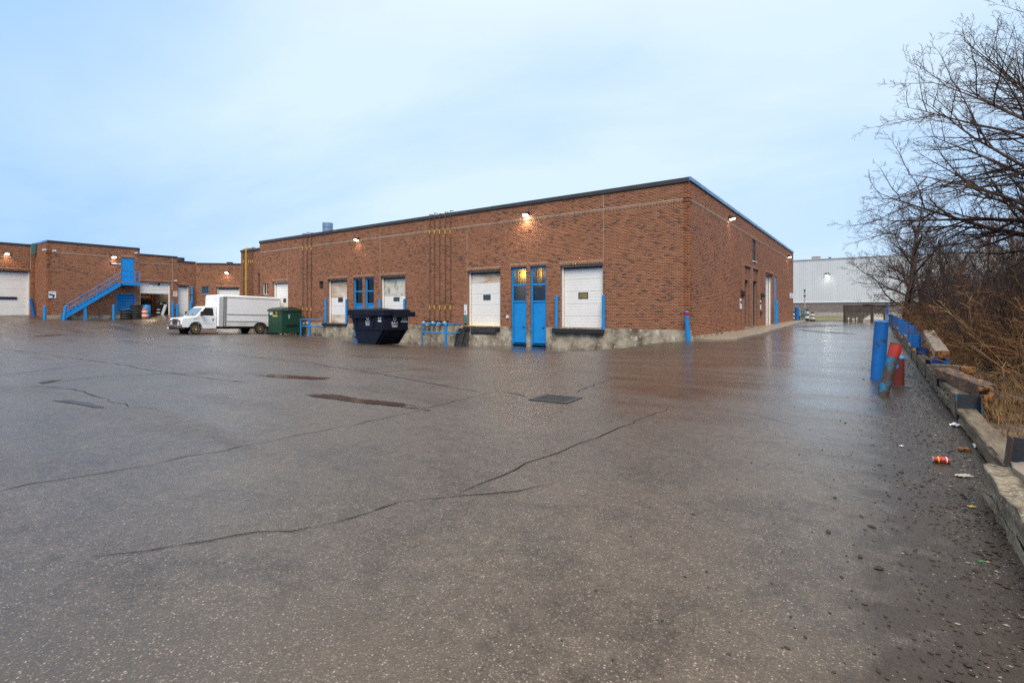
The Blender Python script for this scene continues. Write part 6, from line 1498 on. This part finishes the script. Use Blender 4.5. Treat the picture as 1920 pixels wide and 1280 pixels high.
# arching orange canes in front of the brush
spec_c = [(9,.06,-.035,5,.35,40,.3),(4,.12,-.02,3,.4,40,.2),(2,.15,0,0,0,0,0)]
V, Fq = shrub_proto(123, 'twigr', 9, 2.1, .7, spec_c, .008); pr = np_mesh('canes', V, Fq, M['twigr']); cane = pr.data; bpy.data.objects.remove(pr)
V, Fq = shrub_proto(124, 'straw', 7, 1.4, .5, spec_c, .006); pr = np_mesh('dry_canes', V, Fq, M['straw']); cane2 = pr.data; bpy.data.objects.remove(pr)
for i, (x, y) in enumerate([(2.0,13.3),(2.5,15.1),(2.0,18.4),(2.7,20.6),(3.4,12.7),(1.9,9.6),(2.1,16.9),(2.4,7.6),(2.9,9.2),(2.2,10.6),(3.3,11.4),(2.3,12.6),(2.9,14.2),(2.2,15.8),(2.6,17.6),(3.6,8.4),(4.2,10.2),(2.1,19.8),(2.3,23)]):
    t = thing('bramble', (0,0,0), 'low bramble of arching russet canes at the front of the thicket', 'bramble', 'brambles at the foot of the thicket')
    for nm, me in (('canes', cane), ('dry_canes', cane2)):
        o_ = bpy.data.objects.new(nm, me); COL.objects.link(o_); o_.parent = t
    for o_ in t.children: o_['kind'] = 'stuff'
    rehome(t, (x, y, bz(x, y)-.03), (0,0,R.random()*6.28), R.uniform(.8,1.4))
# dry grass
def grass(n, x0, x1, y0, y1, h, wd, name, seed, mat='straw'):
    g_ = np.random.default_rng(seed); x = x0+(x1-x0)*g_.random(n)**1.25; y = y0+(y1-y0)*g_.random(n)**1.6; 
    cl = np.sin(x*3.1+y*1.7)+np.sin(y*2.3-x*1.1)+g_.normal(0,.6,n); keep = cl > -.6; x, y = x[keep], y[keep]; n = len(x)
    z = bank_z(x, y)-.02; hh = h*(.4+.9*g_.random(n)); a = g_.random(n)*6.283; ln = g_.random(n)**.6*1.25; w_ = wd*(.6+.8*g_.random(n))*(1+y*.03)
    b0 = np.stack([x, y, z], 1); dr = np.stack([np.cos(a), np.sin(a), np.zeros(n)], 1); sd_ = np.stack([-np.sin(a), np.cos(a), np.zeros(n)], 1); up = np.array([0,0,1.])
    m = b0+dr*(hh*.45*np.sin(ln*.6))[:,None]+up*(hh*.55*np.cos(ln*.6))[:,None]; tp = b0+dr*(hh*np.sin(ln))[:,None]*1.0+up*(hh*np.cos(ln)*.85+.02)[:,None]
    V = np.stack([b0-sd_*w_[:,None], b0+sd_*w_[:,None], m+sd_*w_[:,None]*.7, m-sd_*w_[:,None]*.7, tp+sd_*w_[:,None]*.1, tp-sd_*w_[:,None]*.1], 1).reshape(-1,3)
    f = np.array([(0,1,2,3),(3,2,4,5)]); o_ = np_mesh(name, V, (f[None]+6*np.arange(n)[:,None,None]).reshape(-1,4), M[mat]); return tag(o_, 'matted dry straw coloured grass on the bank behind the timbers', None, kind='stuff')
grass(52000, 1.08, 4.6, 2.5, 24, .20, .0035, 'dry_grass', 1); grass(9000, 1.1, 3.2, 24, 58, .3, .008, 'dry_grass', 2)

# ------------------------------------------------------------------ litter, grit and clods by the timbers
def lit(u, v, dz=0): p = ground_at(u, v); return Vector((p[0], p[1], gzs(p[0], p[1])+dz))
p = lit(1764, 866, .028); t = thing('drink_can', p, 'crushed red drink can lying on the asphalt near the concrete block', 'can')
ax = Vector((RD[0], RD[1], 0))*.95+Vector((FD[0], FD[1], 0))*-.35; ax.normalize()
b = MB(); sdv = ax.cross(Vector((0,0,1)))
for k in range(6):
    a, c = p-ax*.062+ax*(.124*k/6), p-ax*.062+ax*(.124*(k+1)/6); rr = .030*(1-.18*math.sin(k*1.3)); b.tube(a, c, rr, .030*(1-.18*math.sin((k+1)*1.3)), n=12, cap=k in (0, 5))
b.build('body', M['red'], t, smooth=True, auto=40)
for k, mt in ((1, 'yellow'), (3, 'yellow'), (4, 'print')):
    b = MB(); q_ = p-ax*.05+ax*(.02*k); b.tube(q_, q_+ax*.012, .0309, n=12, cap=False); b.build('printed_band', M[mt], t)
b = MB(); b.tube(p-ax*.066, p-ax*.062, .024, .028, n=12); b.tube(p+ax*.062, p+ax*.066, .028, .022, n=12); b.build('can_end', M['alu'], t)
def scrap(u, v, sx, sy, mat, label, cat, seed, name='paper_scrap', hz=.03):
    p = lit(u, v, .006); t = thing(name, p, label, cat); R = random.Random(seed); n = 7; vs = []
    for j in range(n):
        for i in range(n): vs.append(p+Vector((RD[0],RD[1],0))*((i/(n-1)-.5)*sx+R.uniform(-.004,.004))+Vector((FD[0],FD[1],0))*((j/(n-1)-.5)*sy*(1-.4*abs(i/(n-1)-.4))+R.uniform(-.004,.004))+Vector((0,0,hz*abs(math.sin(i*1.1+j*.8+seed))*R.uniform(.4,1))))
    b = MB(); b.add(vs, [(j*n+i,j*n+i+1,(j+1)*n+i+1,(j+1)*n+i) for j in range(n-1) for i in range(n-1)]); b.build('sheet', M[mat], t, fix=False); return t
scrap(1838, 841, .10, .09, 'print', 'crumpled white tissue beside the nearest timber', 'paper', 3, hz=.05); scrap(1791, 799, .12, .10, 'print', 'small torn white paper by the timber barrier', 'paper', 7, hz=.04)
scrap(1806, 892, .13, .07, 'palestuff', 'dirty beige cardboard strip near the concrete block', 'cardboard', 4, 'cardboard_scrap', .015); scrap(1690, 836, .03, .03, 'print', 'tiny white scrap alone on the asphalt left of the red can', 'paper', 9, hz=.012)
scrap(1839, 1054, .025, .018, 'printg', 'tiny bright green scrap beside the concrete block', 'plastic scrap', 2, 'plastic_scrap', .01); scrap(1823, 951, .05, .03, 'yellow', 'small yellowed scrap on the grit left of the concrete block', 'paper', 12, hz=.006)
p = lit(1807, 845, .02); t = thing('wood_chip', p, 'orange brown chunk of rotten wood between the red can and timber', 'wood chunk'); b = MB(); rd3 = Vector((RD[0],RD[1],0)); b.beam(p-rd3*.05, p+rd3*.05+Vector((0,0,-.006)), .04, .035); b.build('chunk', M['woodo'], t, bevel=.006); b = MB(); b.beam(p+rd3*.03, p+rd3*.07+Vector((0,0,-.008)), .025, .02); b.build('splinter', M['woodo'], t)
def clods(n, seed, fn, s0, s1, mat, name, label):
    g_ = random.Random(seed); b = MB()
    for i in range(n):
        x, y = fn(g_); s_ = g_.uniform(s0, s1)*(1 if g_.random() < .93 else 2.2); z = gzs(x, y)+s_*.25
        T = Matrix.Translation((x, y, z)) @ Matrix.Rotation(g_.random()*6.28, 4, 'Z') @ Matrix.Diagonal((s_*g_.uniform(.8,1.7), s_, s_*g_.uniform(.4,.8), 1))
        b.add([(1,0,0),(-1,.1,0),(0,1,.1),(.1,-1,0),(0,0,.9),(0,.1,-1)], [(0,2,4),(2,1,4),(1,3,4),(3,0,4),(2,0,5),(1,2,5),(3,1,5),(0,3,5)], T)
    return tag(b.build(name, M[mat], fix=False), label, None, kind='stuff')
def edge(g_):
    y = 1.2+g_.random()**1.7*18; return BX-.16-abs(g_.gauss(0, .38))-.02, y
clods(5200, 5, edge, .003, .010, 'dirt', 'dirt_clods', 'dark dirt and leaf crumbs gathered along the driveway edge')
def edge2(g_): y = 1.2+g_.random()**1.5*14; return BX-.14-abs(g_.gauss(0, .28)), y
clods(2200, 6, edge2, .002, .006, 'stone', 'loose_gravel', 'loose pale grit gathered along the driveway edge')
def wide(g_): y = 1.3+g_.random()**1.6*16; return g_.uniform(-1.3, .8)-.25*y*g_.random()*.4, y
clods(260, 8, wide, .003, .008, 'dirt', 'dirt_clods', 'dark crumbs scattered over the wet asphalt')
# a few dead stalks lying over the grit
print('objects', len(bpy.data.objects))
